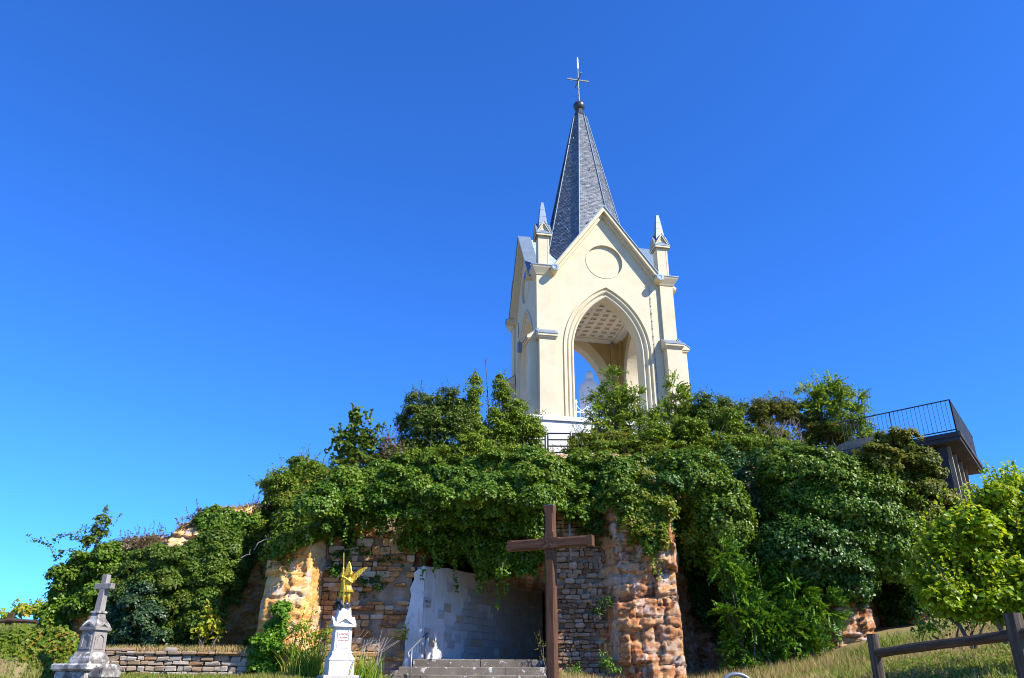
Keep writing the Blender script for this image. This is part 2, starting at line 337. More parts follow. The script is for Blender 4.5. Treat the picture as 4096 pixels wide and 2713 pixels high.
M['wood'] = surf('brown_beam', [(.3, (.060, .026, .013)), (.5, (.10, .045, .022)), (.7, (.15, .070, .035))], 5, .72, .55, 34, .25, stretch=(7, 7, .55), dist=.012, spots=[(4, .63, .68, (.02, .01, .008), .9, (9, 9, .22)), (70, .72, .76, (.4, .36, .33), .5, (1, 1, .3))])
M['woodx'] = surf('brown_beam_across', [(.3, (.052, .023, .012)), (.5, (.088, .040, .020)), (.7, (.13, .062, .032))], 5, .72, .55, 34, .25, stretch=(.55, 7, 7), dist=.012, spots=[(4, .63, .68, (.02, .01, .008), .9, (.22, 9, 9)), (70, .72, .76, (.4, .36, .33), .5, (.3, 1, 1))])
M['wood_grey'] = surf('weathered_pole', [(.3, (.045, .034, .024)), (.5, (.088, .068, .048)), (.7, (.15, .12, .09))], 4, .85, .7, 26, .15, stretch=(9, 9, .7), dist=.01, spots=[(3, .60, .64, (.02, .018, .016), .85, (14, 14, .3))])
M['rail_wood'] = surf('weathered_rail', [(.3, (.040, .027, .017)), (.5, (.075, .050, .032)), (.7, (.115, .08, .054))], 4, .85, .7, 26, .15, stretch=(.7, 9, 9), dist=.01)
M['concrete'] = surf('dark_concrete', [(.3, (.035, .036, .040)), (.6, (.06, .062, .068)), (.8, (.09, .092, .1))], 2, .95, .6, 18, .1, spots=[(12, .62, .68, (.3, .3, .3), .5)])
M['concrete_l'] = surf('pale_concrete', [(.3, (.24, .19, .13)), (.7, (.36, .30, .22))], 2, .92, .3, 18, .1, spots=[(3, .56, .7, (.12, .09, .06), .6)])
M['bark'] = surf('bark', [(.3, (.07, .055, .045)), (.7, (.16, .13, .11))], 8, .9, .5, 30, .1)
M['drytwig'] = surf('dry_twig', [(.3, (.25, .21, .18)), (.7, (.36, .31, .27))], 8, .9, .2, 30, .1)
M['ground'] = surf('dry_turf', [(.3, (.20, .14, .07)), (.5, (.26, .20, .09)), (.7, (.12, .14, .045))], .8, .95, .8, 25, .1, spots=[(3, .5, .65, (.10, .13, .03), .7)])
LM = {}
LM['ivy'] = leafmat('ivy_leaf', [(0.02797, 0.07193, 0.003197), (0.05195, 0.1159, 0.004795), (0.07992, 0.1558, 0.007992), (0.1319, 0.2038, 0.01279), (0.1918, 0.2238, 0.01598)], .2, .4, .26, .35, (0.1039, 0.1598, 0.007992))
LM['ivyblue'] = leafmat('ivy_leaf_dark', [(0.02321, 0.06465, 0.004558), (0.03812, 0.09531, 0.006838), (0.05802, 0.1243, 0.01003)], .16, .4, .32, .5, (0.04973, 0.1077, 0.00547))
LM['creeper'] = leafmat('creeper_leaf', [(0.0588, 0.1218, 0.00588), (0.0924, 0.168, 0.0084), (0.1344, 0.1974, 0.01176), (0.1848, 0.1932, 0.01512), (0.2772, 0.1344, 0.01512)], .28, .46, .26, .5, (0.1344, 0.1848, 0.01008))
LM['thicket'] = leafmat('thicket_leaf', [(0.05148, 0.1201, 0.006006), (0.09438, 0.1802, 0.00858), (0.1416, 0.236, 0.01201), (0.1973, 0.2746, 0.01544), (0.2574, 0.2488, 0.01716)], .28, .44, .26, .6, (0.1373, 0.1888, 0.0103))
LM['lime'] = leafmat('linden_leaf', [(0.1325, 0.2401, 0.006624), (0.2153, 0.3312, 0.009936), (0.2981, 0.3974, 0.01325), (0.3643, 0.3726, 0.01656)], .45, .4, .28)
LM['ash'] = leafmat('ash_leaf', [(0.09, 0.171, 0.0126), (0.135, 0.234, 0.018), (0.189, 0.288, 0.0252), (0.243, 0.27, 0.027)], .42, .45, .3, .6, (0.108, 0.1575, 0.0225))
LM['dark'] = leafmat('dark_shrub_leaf', [(0.039, 0.0858, 0.0078), (0.0702, 0.1287, 0.01092), (0.1092, 0.1677, 0.0156), (0.156, 0.1833, 0.02028)], .24, .44, .26, .7, (0.1014, 0.1209, 0.01248))
LM['blue'] = leafmat('grey_green_leaf', [(0.0256, 0.056, 0.016), (0.044, 0.084, 0.0272), (0.068, 0.108, 0.04)], .16, .4, .35, .8, (0.044, 0.088, 0.0144))
LM['olive'] = leafmat('olive_leaf', [(0.0748, 0.1012, 0.01056), (0.1144, 0.1408, 0.01496), (0.1672, 0.1672, 0.0176), (0.2376, 0.176, 0.0264)], .35, .5, .25, .7, (0.0792, 0.132, 0.0132))
LM['brown'] = leafmat('browned_leaf', [(.08, .06, .03), (.13, .085, .05), (.17, .11, .07), (.08, .11, .025)], .25, .5, .3)
LM['elder'] = leafmat('elder_leaf', [(0.0499, 0.1406, 0.00635), (0.07711, 0.195, 0.008165), (0.1179, 0.2449, 0.01179), (0.1633, 0.2722, 0.01633)], .28, .42, .3)
LM['yellow'] = leafmat('vine_leaf', [(.22, .30, .015), (.30, .37, .02), (.38, .40, .025), (.48, .34, .03)], .45, .5, .3)
LM['grassdry'] = leafmat('dry_grass', [(.36, .24, .09), (.46, .32, .13), (.27, .22, .06), (.52, .41, .20)], .3, .7, .15, .9, (.20, .22, .045))
LM['grassgreen'] = leafmat('green_grass', [(.09, .16, .015), (.14, .21, .02), (.20, .25, .03), (.32, .27, .08)], .35, .6, .2, .8, (.28, .23, .07))
LM['white'] = leafmat('silver_weed', [(.50, .50, .42), (.62, .60, .52), (.38, .40, .24)], .3, .6, .2)
LM['flag'] = leafmat('iris_blade', [(.07, .17, .012), (.14, .26, .015), (.24, .32, .025), (.34, .30, .05)], .35, .5, .3)

# ------------------------------------------------------------------ terrain: ground, cliff
def G(x, y):
    x = np.asarray(x, float); y = np.asarray(y, float)
    z = .08*np.minimum(y, 46)-.04*np.maximum(y-46, 0)
    z = z+.008*np.maximum(0, -x-4)-.22*np.exp(-((x+11)/1.7)**2)*sm(24, 22.6, y)+.72*sm(-11.5, -13.0, x)*sm(22.2, 23.6, y)
    z = z+.17*np.maximum(0, x-4.6)*sm(7, 14, y)+.35*sm(1, 3, x)*sm(9, 4, y)
    z = z-.12*sm(-6, -8, x)*sm(19, 22, y)*sm(-16, -13, x)-.30*sm(1.5, 3, x)*sm(10.5, 8.5, x)*sm(17, 21, y)
    z = z-.14*sm(-6.5, -3.5, x)*sm(3, 1.5, x)*sm(20, 23, y)
    z = np.where(y < 0, np.maximum(.08*y, -1), z)
    return np.minimum(z, 6.5)
gx = np.concatenate([np.linspace(-400, -40, 12), np.arange(-38, 38, .4), np.linspace(40, 400, 12)])
gy = np.concatenate([np.linspace(-200, -8, 8), np.arange(-6, 60, .4), np.linspace(62, 900, 16)])
GX, GY = np.meshgrid(gx, gy); GZ = G(GX, GY)+.10*fbm(np.stack([GX*.9, GY*.9, GX*0], -1), 3)*(np.abs(GX) < 40)
GZ = np.where(GY > 60, np.maximum(GZ, -14), GZ)
ground = link('ground', npmesh('ground', np.stack([GX, GY, GZ], -1).reshape(-1, 3), gridfaces(len(gy), len(gx)), True), M['ground'],
    label='dry sloping turf at the foot of the cliff', kind='structure')

SK = np.array([(-300, 640), (20, 632), (40, 628), (47, 606), (52, 575), (60, 560), (80, 550), (110, 543), (182, 538), (190, 522), (205, 512), (250, 509), (275, 494), (320, 482), (345, 478),
    (400, 464), (480, 458), (550, 455), (700, 458), (860, 468), (900, 486), (940, 512), (1000, 530), (1150, 560), (1500, 600)], float)
SKP = at(SK[:, 0], SK[:, 1], np.full(len(SK), 29.))
YT = np.array([(-40, 36), (-17, 31.5), (-15.6, 29.), (-14, 27.4), (-12, 26.2), (-9.6, 26.5), (-9.3, 28.6), (-8.65, 29.0), (-8.35, 27.4), (-7.7, 25.1), (-7.2, 24.8), (-6.35, 24.95), (-6.1, 25.6), (-5.95, 26.5), (-3.5, 26.6),
    (-2.9, 26.6), (1.35, 26.0), (1.5, 25.5), (2.4, 25.3), (2.95, 25.0), (3.12, 24.35), (3.5, 24.1), (4.3, 23.95), (4.95, 23.95), (5.1, 24.6), (5.5, 26.2), (6.2, 27.1), (8.0, 27.0), (8.9, 25.8), (9.6, 24.7), (10.6, 24.6), (11.0, 25.0), (11.3, 27.2), (12.6, 27.9), (13.2, 26.1), (14, 27.5), (20, 27), (40, 27)], float)
def ztop(x):
    z = np.interp(x, SKP[:, 0], SKP[:, 2]); yt = np.interp(x, YT[:, 0], YT[:, 1])+2.45
    return 1.6+(z-1.6)*np.clip(yt/29, .8, 1.05)
def yface(x, z):
    x = np.asarray(x, float); z = np.asarray(z, float)
    zt = ztop(x); y = np.interp(x, YT[:, 0], YT[:, 1])+.07*(z-2)
    d = np.maximum(z-(zt-2.3), 0); y = y+.62*d**1.35
    y = y+.5*sm(3.5, 6.5, z)*np.exp(-((x+7.2)/.8)**2)                 # buttress leans back
    y = np.minimum(y, np.where(z > 6.8, 30, 99)) if False else y
    g = (x > -2.95) & (x < 1.36) & (z < 5.75-.65*sm(-1.7, -.9, x)+.08*np.sin(x*7)); y = np.where(g, 34.5, y)
    lint = sm(-4, -2.5, x)*sm(2.6, 1.2, x)*sm(4.9, 5.3, z)*sm(8.8, 7.2, z); y = y-.25*lint
    return y
cx_ = np.arange(-20, 26, .055); NZ = 190
zt_ = ztop(cx_); z0_ = np.minimum(G(cx_, np.full_like(cx_, 24.))-.7, zt_-.3)
tt = np.linspace(0, 1, NZ)[:, None]; CZ = z0_+(zt_-z0_)*tt; CXg = np.broadcast_to(cx_, CZ.shape); CYg = yface(CXg, CZ)
P3 = np.stack([CXg, CYg, CZ], -1)
wob = fbm(np.stack([CXg*.8, CZ*.8, CXg*0], -1), 3, 3)
def blocks(x, z, sx, sz, seed, wx=.3, wz=.35):
    # bedded and jointed rock: flat faced blocks, each set in or out and tipped a little
    n1 = fbm(np.stack([x*.9, z*.9, x*0+seed], -1), 3, seed); n2 = fbm(np.stack([x*1.1, z*1.1, x*0+seed+9], -1), 3, seed+3)
    zw = z*sz+wz*2.5*n1; L_ = np.floor(zw).astype(np.int64); o = np.zeros_like(L_); xw = x*sx+hash3(L_, o, o, seed)*10+wx*2.5*n2; K_ = np.floor(xw).astype(np.int64)
    h = hash3(L_, K_, o, seed+1); fx, fz = xw-K_-.5, zw-L_-.5; ed = np.minimum(.5-np.abs(fx), .5-np.abs(fz))
    return (h-.5)+.9*fx*(hash3(L_, K_, o, seed+2)-.5)+.9*fz*(hash3(L_, K_, o, seed+4)-.5), ed
bA, eA = blocks(CXg, CZ, 1.15, 1.25, 3); bB, eB = blocks(CXg, CZ, 2.7, 3.1, 17); bC, eC = blocks(CXg, CZ, 6.2, 8.2, 31)
smth = np.exp(-((CXg+7.2)/.9)**2)*.62
disp = (.40*bA-.13*np.exp(-(eA/.035)**2)+.22*fbm(np.stack([CXg*.7, CZ*.5, CYg*.7], -1), 2, 7))*(1-smth*.7)+(.18*bB-.075*np.exp(-(eB/.05)**2)-.025*np.exp(-(eC/.08)**2)+.055*bC+.05*fbm(np.stack([CXg*7, CZ*10, CYg*2], -1), 4, 9))*(1-smth)
inside = (CYg > 33)
disp = disp*np.where(inside, .15, 1)
CYd = CYg-disp-.05
rows = [np.stack([CXg, CYd, CZ], -1)]
ye = CYd[-1]; ze = CZ[-1]
for k, (dy, f) in enumerate([(.5, .18), (1.4, .42), (2.8, .72), (4.5, 1.), (7, 1.1), (12, 1.1), (25, .9), (40, -1.)]):
    lim = np.maximum(ye+dy, 0); cap = 1.6+(ze-1.6)*(lim/ye)                # plateau stays just under the line over its edge
    zz = ze+(cap-ze)*min(f, .93)*sm(26, 28.5, ye)*sm(30, 5, dy) if f > 0 else ze*0-2
    zz = np.minimum(zz, 12.2)
    rows.append(np.stack([cx_, lim, zz+.05*fbm(np.stack([cx_, lim, cx_*0], -1), 3)], -1)[None])
CV = np.concatenate(rows, 0)
cliff = link('cliff', npmesh('cliff', CV.reshape(-1, 3), gridfaces(CV.shape[0], CV.shape[1]), False), M['rock'], label='ochre sandstone cliff under the chapel tower with a hollowed grotto', kind='structure')
def cliffhit(u, v, yfall=29.5):
    r = ray(u, v); n = len(u); yy = np.arange(20, 34, .1); hit = np.full(n, np.nan)
    for y in yy:
        P = EYE+r*(y/r[:, 1])[:, None]
        ok = np.isnan(hit) & (P[:, 2] < ztop(P[:, 0])) & (y >= yface(P[:, 0], P[:, 2])-.05)
        hit[ok] = y
    miss = np.isnan(hit); hit[miss] = yfall
    return hit, miss

# ------------------------------------------------------------------ loose masonry: stones as single pieces
def stone_mesh(seed):
    r = np.random.default_rng(seed); k = .16
    vs = []; 
    for z, q in ((-.5, k), (-.5+k*1.2, 0), (.5-k*1.2, 0), (.5, k)):
        for sx, sy in ((-1, -1), (1, -1), (1, 1), (-1, 1)):
            jit = r.uniform(-.085, .085, 3)
            vs.append((sx*(.5-q*.45*(1 if abs(z) > .45 else .35))+jit[0], sy*(.5-q*.4)+jit[1]*.6, z+jit[2]*.7))
    fs = [(3,2,1,0), (12,13,14,15)]
    for a in range(3):
        for i in range(4):
            j = (i+1) % 4; fs.append((a*4+i, a*4+j, a*4+4+j, a*4+4+i))
    b = MB().add(vs, fs); me = b.mesh('stone'); fixn(me); return me
def stone_set(mat, base):
    out = []
    for k in range(8):
        me = stone_mesh(base+k); me.materials.append(M[mat]); out.append(me)
    return out
ST, STG, STD = stone_set('stone', 10), stone_set('greystone', 40), stone_set('darkstone', 70)
def lay(parent, meshes, L, z0, ztopf, hmin, hmax, wmin, wmax, depth=.22, skip=None, proud=.03, gap=.018, maxn=300):
    z = z0; n = 0
    while n < maxn:
        h = random.uniform(hmin, hmax); x = -random.uniform(0, wmax*.6); any_ = False
        while x < L:
            wd = random.uniform(wmin, wmax); a, b = max(x, 0), min(x+wd, L); x += wd
            if b-a < wmin*.5: continue
            m = (a+b)/2
            if z+h*.6 > ztopf(m): continue
            any_ = True
            if skip and skip(m, z+h/2): continue
            o = bpy.data.objects.new('stone', random.choice(meshes)); COL.objects.link(o); o.parent = parent
            o.location = (m, -random.uniform(0, proud)+depth/2-.05, z+h/2+random.uniform(-.012, .012)); o.scale = (b-a-gap*random.uniform(.5, 2.5), depth*random.uniform(.85, 1.15), h*random.choice((1., 1., .96, .88, 1.12))-gap*.8)
            o.rotation_euler = (random.uniform(-.08, .08), random.uniform(-.06, .06), random.uniform(-.08, .08)); n += 1
            if n >= maxn: break
        z += h
        if not any_: break
    return n
# rubble wall behind the angel
rub = empty('rubble_wall', (-6.05, 26.15, 1.7), math.radians(-1), label='rubble masonry wall of ochre stones behind the gilded angel', cat='wall')
xs = np.linspace(-.3, 2.86, 60); zs = np.linspace(-.5, 5.1, 100); X, Z = np.meshgrid(xs, zs); Y = .03-.16*fbm(np.stack([X*2.2, Z*2.2, X*0], -1), 5, 21)+.01*(Z)-.05*sm(1.2, 2.4, X)
link('mortar_bed', npmesh('mortar_bed', np.stack([X, Y, Z], -1).reshape(-1, 3), gridfaces(100, 60), True), M['mortar'], rub)
lay(rub, ST, 2.95, 0, lambda x: 5.15-.3*x, .12, .28, .17, .55, skip=lambda x, z: (z < 3.1 and x > 1.3 and random.random() < .30) or (x > 2.1 and random.random() < .35) or random.random() < .06, proud=.06)
# rubble on the left flank of the rock pillar
rub2 = empty('rubble_pier', (1.42, 25.2, 1.6), math.radians(-4), label='dark rubble masonry patched against the rock pillar behind the wooden cross', cat='wall')
xs = np.linspace(-.05, 1.95, 40); X, Z = np.meshgrid(xs, zs[:92]); Y = .06-.2*fbm(np.stack([X*2, Z*2, X*0], -1), 5, 33)+.055*Z+.25*sm(1.3, 1.95, X)
link('mortar_bed', npmesh('mortar_bed', np.stack([X, Y, Z], -1).reshape(-1, 3), gridfaces(92, 40), True), M['mortar'], rub2)
n0 = len(bpy.data.objects)
lay(rub2, STD, 1.75, .1, lambda x: 5.4-.5*abs(x-.7)+.25*math.sin(x*9), .09, .20, .12, .36, skip=lambda x, z: random.random() < .10+.5*sm(1.1, 1.7, x), proud=.12)
for o in rub2.children:
    if o.name.startswith('stone'): o.location.y += .055*o.location.z
# low dry stone wall on the left
dsw = empty('dry_stone_wall', (-12.35, 24.45, 1.50), math.radians(2), label='low dry stone retaining wall behind the stone cross monument', cat='wall')
xs = np.linspace(0, 5.35, 40); X, Z = np.meshgrid(xs, np.linspace(0, 1.12, 14)); Y = X*0+.1
link('earth_fill', npmesh('earth_fill', np.stack([X, Y, Z], -1).reshape(-1, 3), gridfaces(14, 40)), M['mortar'], dsw)
lay(dsw, STG, 5.35, .12, lambda x: 1.16-.03*x+.03*math.sin(x*3), .10, .17, .18, .48, depth=.3, proud=.05)
# earth terrace behind the dry stone wall
bx = np.linspace(-12.9, -7.2, 40); by = np.linspace(24.4, 28, 20); X, Y = np.meshgrid(bx, by)
link('terrace', npmesh('terrace', np.stack([X, Y, 2.48+.05*(Y-24.4)+.06*fbm(np.stack([X, Y, X*0], -1), 3)], -1).reshape(-1, 3), gridfaces(20, 40), True), M['ground'], label='narrow earth terrace above the dry stone wall', kind='structure')

# ------------------------------------------------------------------ grotto: plaster wall with votive plaques, steps, floor
A_, B_ = Vector((-2.78, 26.15, 0)), Vector((1.25, 32.2, 0)); WL = (B_-A_).length; WA = math.atan2(B_.y-A_.y, B_.x-A_.x)
pw = empty('plaque_wall', (A_.x, A_.y, 0), WA, label='white plastered grotto wall covered in rows of votive plaques', cat='wall')
def wallpt(u, v):
    r = Vector(ray(u, v)); n = Vector((math.sin(WA), -math.cos(WA), 0)); k = ((A_-Vector(EYE)).dot(n))/r.dot(n); P = Vector(EYE)+r*k
    return (P-A_).dot(Vector((math.cos(WA), math.sin(WA), 0))), P.z
top = [(0, 5.22), (.5, 5.25), (1.2, 5.3), (2.2, 5.28), (3.3, 5.33), (5, 5.35), (WL, 5.4)]
out = [(0, 1.8), (WL, 1.8)]+top[::-1]
MB().prism(out, y0=0, y1=.35).build('plaster_face', M['plaster'], pw)
# front return with a ragged broken edge towards the rubble
cn, sn = math.cos(-WA), math.sin(-WA)
edge = [(-.62, 1.75), (-.58, 2.1), (-.50, 2.5), (-.52, 2.9), (-.47, 3.2), (-.55, 3.5), (-.46, 3.9), (-.40, 4.3), (-.45, 4.5), (-.33, 4.8), (-.36, 5.0), (-.2, 5.12), (-.05, 5.22), (-.004, 5.2), (-.004, 1.75)]
R = Matrix.Rotation(-WA+math.radians(3), 4, 'Z') @ Matrix.Translation((0, -.13, 0))
MB().prism(edge[::-1], y0=-.0, y1=.14, M=R).build('plaster_return', M['plaster'], pw)
pm = MB().box((-.5, -.5, -.5), (.5, .5, .5)).mesh('plaque'); pm.materials.append(M['plaque'])
pmt = pm.copy(); pmt.materials.clear(); pmt.materials.append(M['plaque_tan'])
def plaque(l, z, w_, h_, tan=False):
    o = link('plaque', pmt if tan else pm, None, pw, (l, -.012-random.uniform(0, .01), z)); o.scale = (w_, .045+random.uniform(0, .02), h_); return o
for (u, v, w_, h_, tn) in ((426.7, 602.4, .36, .30, 0), (449, 587.5, .33, .27, 0), (446.8, 608.0, .33, .26, 1), (440.5, 614.2, .33, .27, 0), (427.0, 631.5, .28, .20, 0), (447, 637, .36, .26, 0),
        (448.2, 629.6, .33, .23, 0), (450, 644.2, .33, .24, 0), (431.5, 642.5, .26, .24, 1), (421, 648, .26, .28, 0), (457, 638.5, .33, .24, 0)):
    l, z = wallpt(u, v); plaque(l, z, w_, h_, tn)
l, z = wallpt(426.7, 602.4)
for k, (tx, dz, sz) in enumerate((('MERCI', .02, .10), ('30 MAI', -.09, .055))):
    link('lettering', textmesh(tx, sz, .003), M['letter'], pw, (l, -.047, z+dz-.03), (math.pi/2, 0, 0))
zrow = 2.45
for r in range(11):
    x0 = (1.75, 1.9, 1.95, 2.3, 1.55, 1.7, 2.0, 2.05, 2.1, 2.25, 2.9)[r]+(.25 if r < 3 else 0); x = x0
    while x < WL-.3:
        w_ = random.uniform(.27, .36)
        if not (random.random() < (.12 if x < 4 else .05)):
            plaque(x+w_/2, zrow+.11, w_-.014, .216, random.random() < .10)
        x += w_
    zrow += .232
# grotto floor and steps
fl = MB().box((-3.0, 25.75, 1.5), (1.35, 34.4, 2.385)); fl.build('grotto_floor', M['step'], label='stone floor of the grotto behind the steps', kind='structure')
stp = empty('stone_steps', (0, 0, 0), label='lichen spotted stone steps leading up into the grotto', cat='steps')
def step(xa, xb, y0, y1, zt, cuts):
    e = [xa]+cuts+[xb]
    for a, b in zip(e[:-1], e[1:]):
        MB().box((a+.006, y0+random.uniform(-.012, .012), zt-.5), (b-.006, y1, zt+random.uniform(-.006, .004)), bev=.022).build('step_slab', M['step'], stp)
step(-2.95, .98, 25.55, 26.0, 2.41, [-.9])
step(-3.32, 1.06, 25.12, 25.546, 2.185, [-.15])
step(-3.66, 1.25, 24.70, 25.116, 1.965, [-2.6, .2])
step(-3.9, 1.5, 24.28, 24.696, 1.75, [-1.6, -.1])
# handrail
hr = empty('handrail', (0, 0, 0), label='grey metal handrail with curled ends beside the grotto steps', cat='handrail')
p1, p2 = Vector((-2.62, 25.72, 2.38)), Vector((-2.90, 24.62, 1.7))
t1, t2 = Vector((-2.62, 25.72, 3.13)), Vector((-2.90, 24.62, 2.66))
MB().tube([p1, t1], .028, 8).build('post', M['greymetal'], hr, True); MB().tube([p2, t2], .028, 8).build('post', M['greymetal'], hr, True)
d = (t1-t2).normalized(); sidev = Vector((0, 0, 1))
def curl(end, d, sgn):
    pts = []; up = Vector((0, 0, -1)); c = end+up*.085
    for k in range(9):
        a = sgn*k/8*math.pi*1.45; pts.append(c+(-up*math.cos(a)+d*math.sin(abs(a))*1)*(.085-.002*k))
    return pts
pts = curl(t2-d*.22, -d, 1)[::-1]+[t2, t1]+curl(t1+d*.12, d, 1)
MB().tube(pts, .024, 8).build('rail', M['greymetal'], hr, True)

# ------------------------------------------------------------------ the chapel tower
TX, TY, TROT, TB = 4.2911, 40.0, 0.1813, 11.75
tw = empty('chapel_tower', (TX, TY, 0), TROT, label='cream gothic chapel tower with open arches and slate spire on the cliff', cat='tower')
def rotz(k): return Matrix.Rotation(k*math.pi/2, 4, 'Z')
C_, ZS, ZB = 1.77, 17.35, 13.55
def arch(wd, zb=ZB, n=14, zs=ZS):
    r = wd+C_; th = math.acos(C_/r); left = []
    for k in range(n+1):
        a = th*k/n; left.append((-(r*math.cos(a)-C_), zs+r*math.sin(a)))
    return [(-wd, zb)]+left+[(-x, z) for x, z in left[::-1][1:]]+[(wd, zb)]
circ = [(1.0*math.cos(2*math.pi*k/40), 22.57+1.0*math.sin(2*math.pi*k/40)) for k in range(40)]
GF, GA = 2.85, 25.55
WT = 3.60
opening = arch(2.36)
facade = [(-3.55, 13.4), (-2.36, 13.4)]+opening[1:-1]+[(2.36, 13.4), (3.55, 13.4), (3.55, 21.6), (GF, 21.6), (0, GA), (-GF, 21.6), (-3.55, 21.6)]
facade = [facade[0]]+[(-2.36, 13.4)]+opening[1:-1]+[(2.36, 13.4)]+facade[-6:]
def wallmesh():
    b = MB(); b.prism(facade, [circ[::-1]], -WT, -WT+.13); return b
# each wall: outer skin with the sunk roundel, a backing, swept arch mouldings
prof = [(2.362, -3.598), (2.362, -3.66), (2.27, -3.66), (2.24, -3.57), (2.20, -3.545), (2.16, -3.56), (2.13, -3.60), (2.10, -3.61), (2.06, -3.59), (2.04, -3.53), (2.0, -3.47), (1.96, -3.46), (1.93, -3.48), (1.90, -3.52), (1.86, -3.52), (1.82, -3.48), (1.80, -3.40), (1.80, -2.72), (2.36, -2.72)]
facade_in = [(-2.95, 13.4), (-1.805, 13.4)]+arch(1.805)[1:-1]+[(1.805, 13.4), (2.95, 13.4), (2.95, 21.6), (GF-.3, 21.6), (0, GA-.4), (-GF+.3, 21.6), (-2.95, 21.6)]
for k in range(4):
    Rk = rotz(k)
    b = MB(); b.prism(facade, [circ[::-1]], -WT, -WT+.12, Rk); b.build('wall_face', M['stucco'], tw)
    b = MB(); b.prism([(-3.5, 13.4), (-2.37, 13.4)]+arch(2.37)[1:-1]+[(2.37, 13.4), (3.5, 13.4), (3.5, 21.5), (GF-.05, 21.5), (0, GA-.08), (-GF+.05, 21.5), (-3.5, 21.5)], [], -WT+.123, -2.95, Rk); b.build('wall_core', M['stucco'], tw)
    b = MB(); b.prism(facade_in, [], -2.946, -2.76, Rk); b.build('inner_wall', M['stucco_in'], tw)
    MB().prism([(1.035*math.cos(t), 22.57+1.035*math.sin(t)) for t in np.linspace(0, 2*math.pi, 49)[:-1]], [[(1.004*math.cos(t), 22.57+1.004*math.sin(t)) for t in np.linspace(0, 2*math.pi, 49)[:-1]][::-1]], -WT-.018, -WT-.002, Rk).build('roundel_bead', M['stucco'], tw)
    paths = [arch(wd, n=16) for wd, _ in prof]; vs = []; fs = []; n = len(paths[0])
    for (wd, y), pth in zip(prof, paths):
        vs += [(x, y, z) for x, z in pth]
    for a in range(len(prof)-1):
        for i in range(n-1): fs.append((a*n+i, a*n+i+1, (a+1)*n+i+1, (a+1)*n+i))
    MB().add(vs, fs, Rk).build('arch_moulding', M['stucco'], tw)
    # raking gable cornice, two tiers
    sl = math.atan2(GA-21.6, GF); nx, nz = math.sin(sl), math.cos(sl)
    for sgn in (-1, 1):
        def off(p, d): return (sgn*(p[0]+nx*d), p[1]+nz*d)
        a, bpt = (GF, 21.6), (0, GA)
        def band(d0, d1, y0, y1, nm, mt, ext=.12):
            x0, z0 = a[0]+math.cos(sl)*ext, a[1]-math.sin(sl)*ext
            lo = [(x0+nx*d0, z0+nz*d0), (0, GA+d0/nz), (0, GA+d1/nz), (x0+nx*d1, z0+nz*d1)]
            MB().prism([(sgn*x, z) for x, z in lo], [], y0, y1, Rk).build(nm, mt, tw)
        band(-.13, .0, -WT-.16, -WT+.02, 'cornice_bed', M['stucco'])
        band(.002, .17, -WT-.40, -WT+.3, 'gable_cornice', M['stucco'], .14)
        band(.173, .21, -WT-.45, -WT+.3, 'gable_flashing', M['lead'], .16)
        # scroll block at the gable foot
        S = Rk @ Matrix.Translation((sgn*(GF+.02), -WT, 21.62))
        sb = MB().lathe([(-.1, .21), (.56, .21), (.6, .17)], 16, S @ Matrix.Rotation(math.pi/2, 4, 'X')); so = sb.build('gutter_scroll', M['stucco'], tw)
        MB().lathe([(.603, .19), (.62, .19), (.622, .10), (.608, .06)], 16, S @ Matrix.Rotation(math.pi/2, 4, 'X')).build('scroll_ring', M['lead'], so)
    # lead roof behind the gable, laid in courses
    for sgn in (-1, 1):
        nc = 8
        for c in range(nc):
            f0, f1 = c/nc, (c+1)/nc+.012
            xa, za = GF*(1-f0)+.06, 21.62+(GA+.1-21.62)*f0; xb, zb = max(GF*(1-f1)+.06, 0), min(21.62+(GA+.1-21.62)*f1, GA+.14)
            yb0, yb1 = -2.2+.9*f0, -2.2+.9*f1
            q = [(sgn*xa, -WT+.3, za+.025), (sgn*xb, -WT+.3, zb), (sgn*xb, -1.0, zb), (sgn*xa, -1.0, za+.025)]
            q2 = [(x-sgn*.02, y, z-.03) for x, y, z in q]
            MB().add(q+q2, [(0,1,2,3), (7,6,5,4), (0,4,5,1), (1,5,6,2), (2,6,7,3), (3,7,4,0)], Rk).build('roof_sheet', M['lead_skylit'], tw)
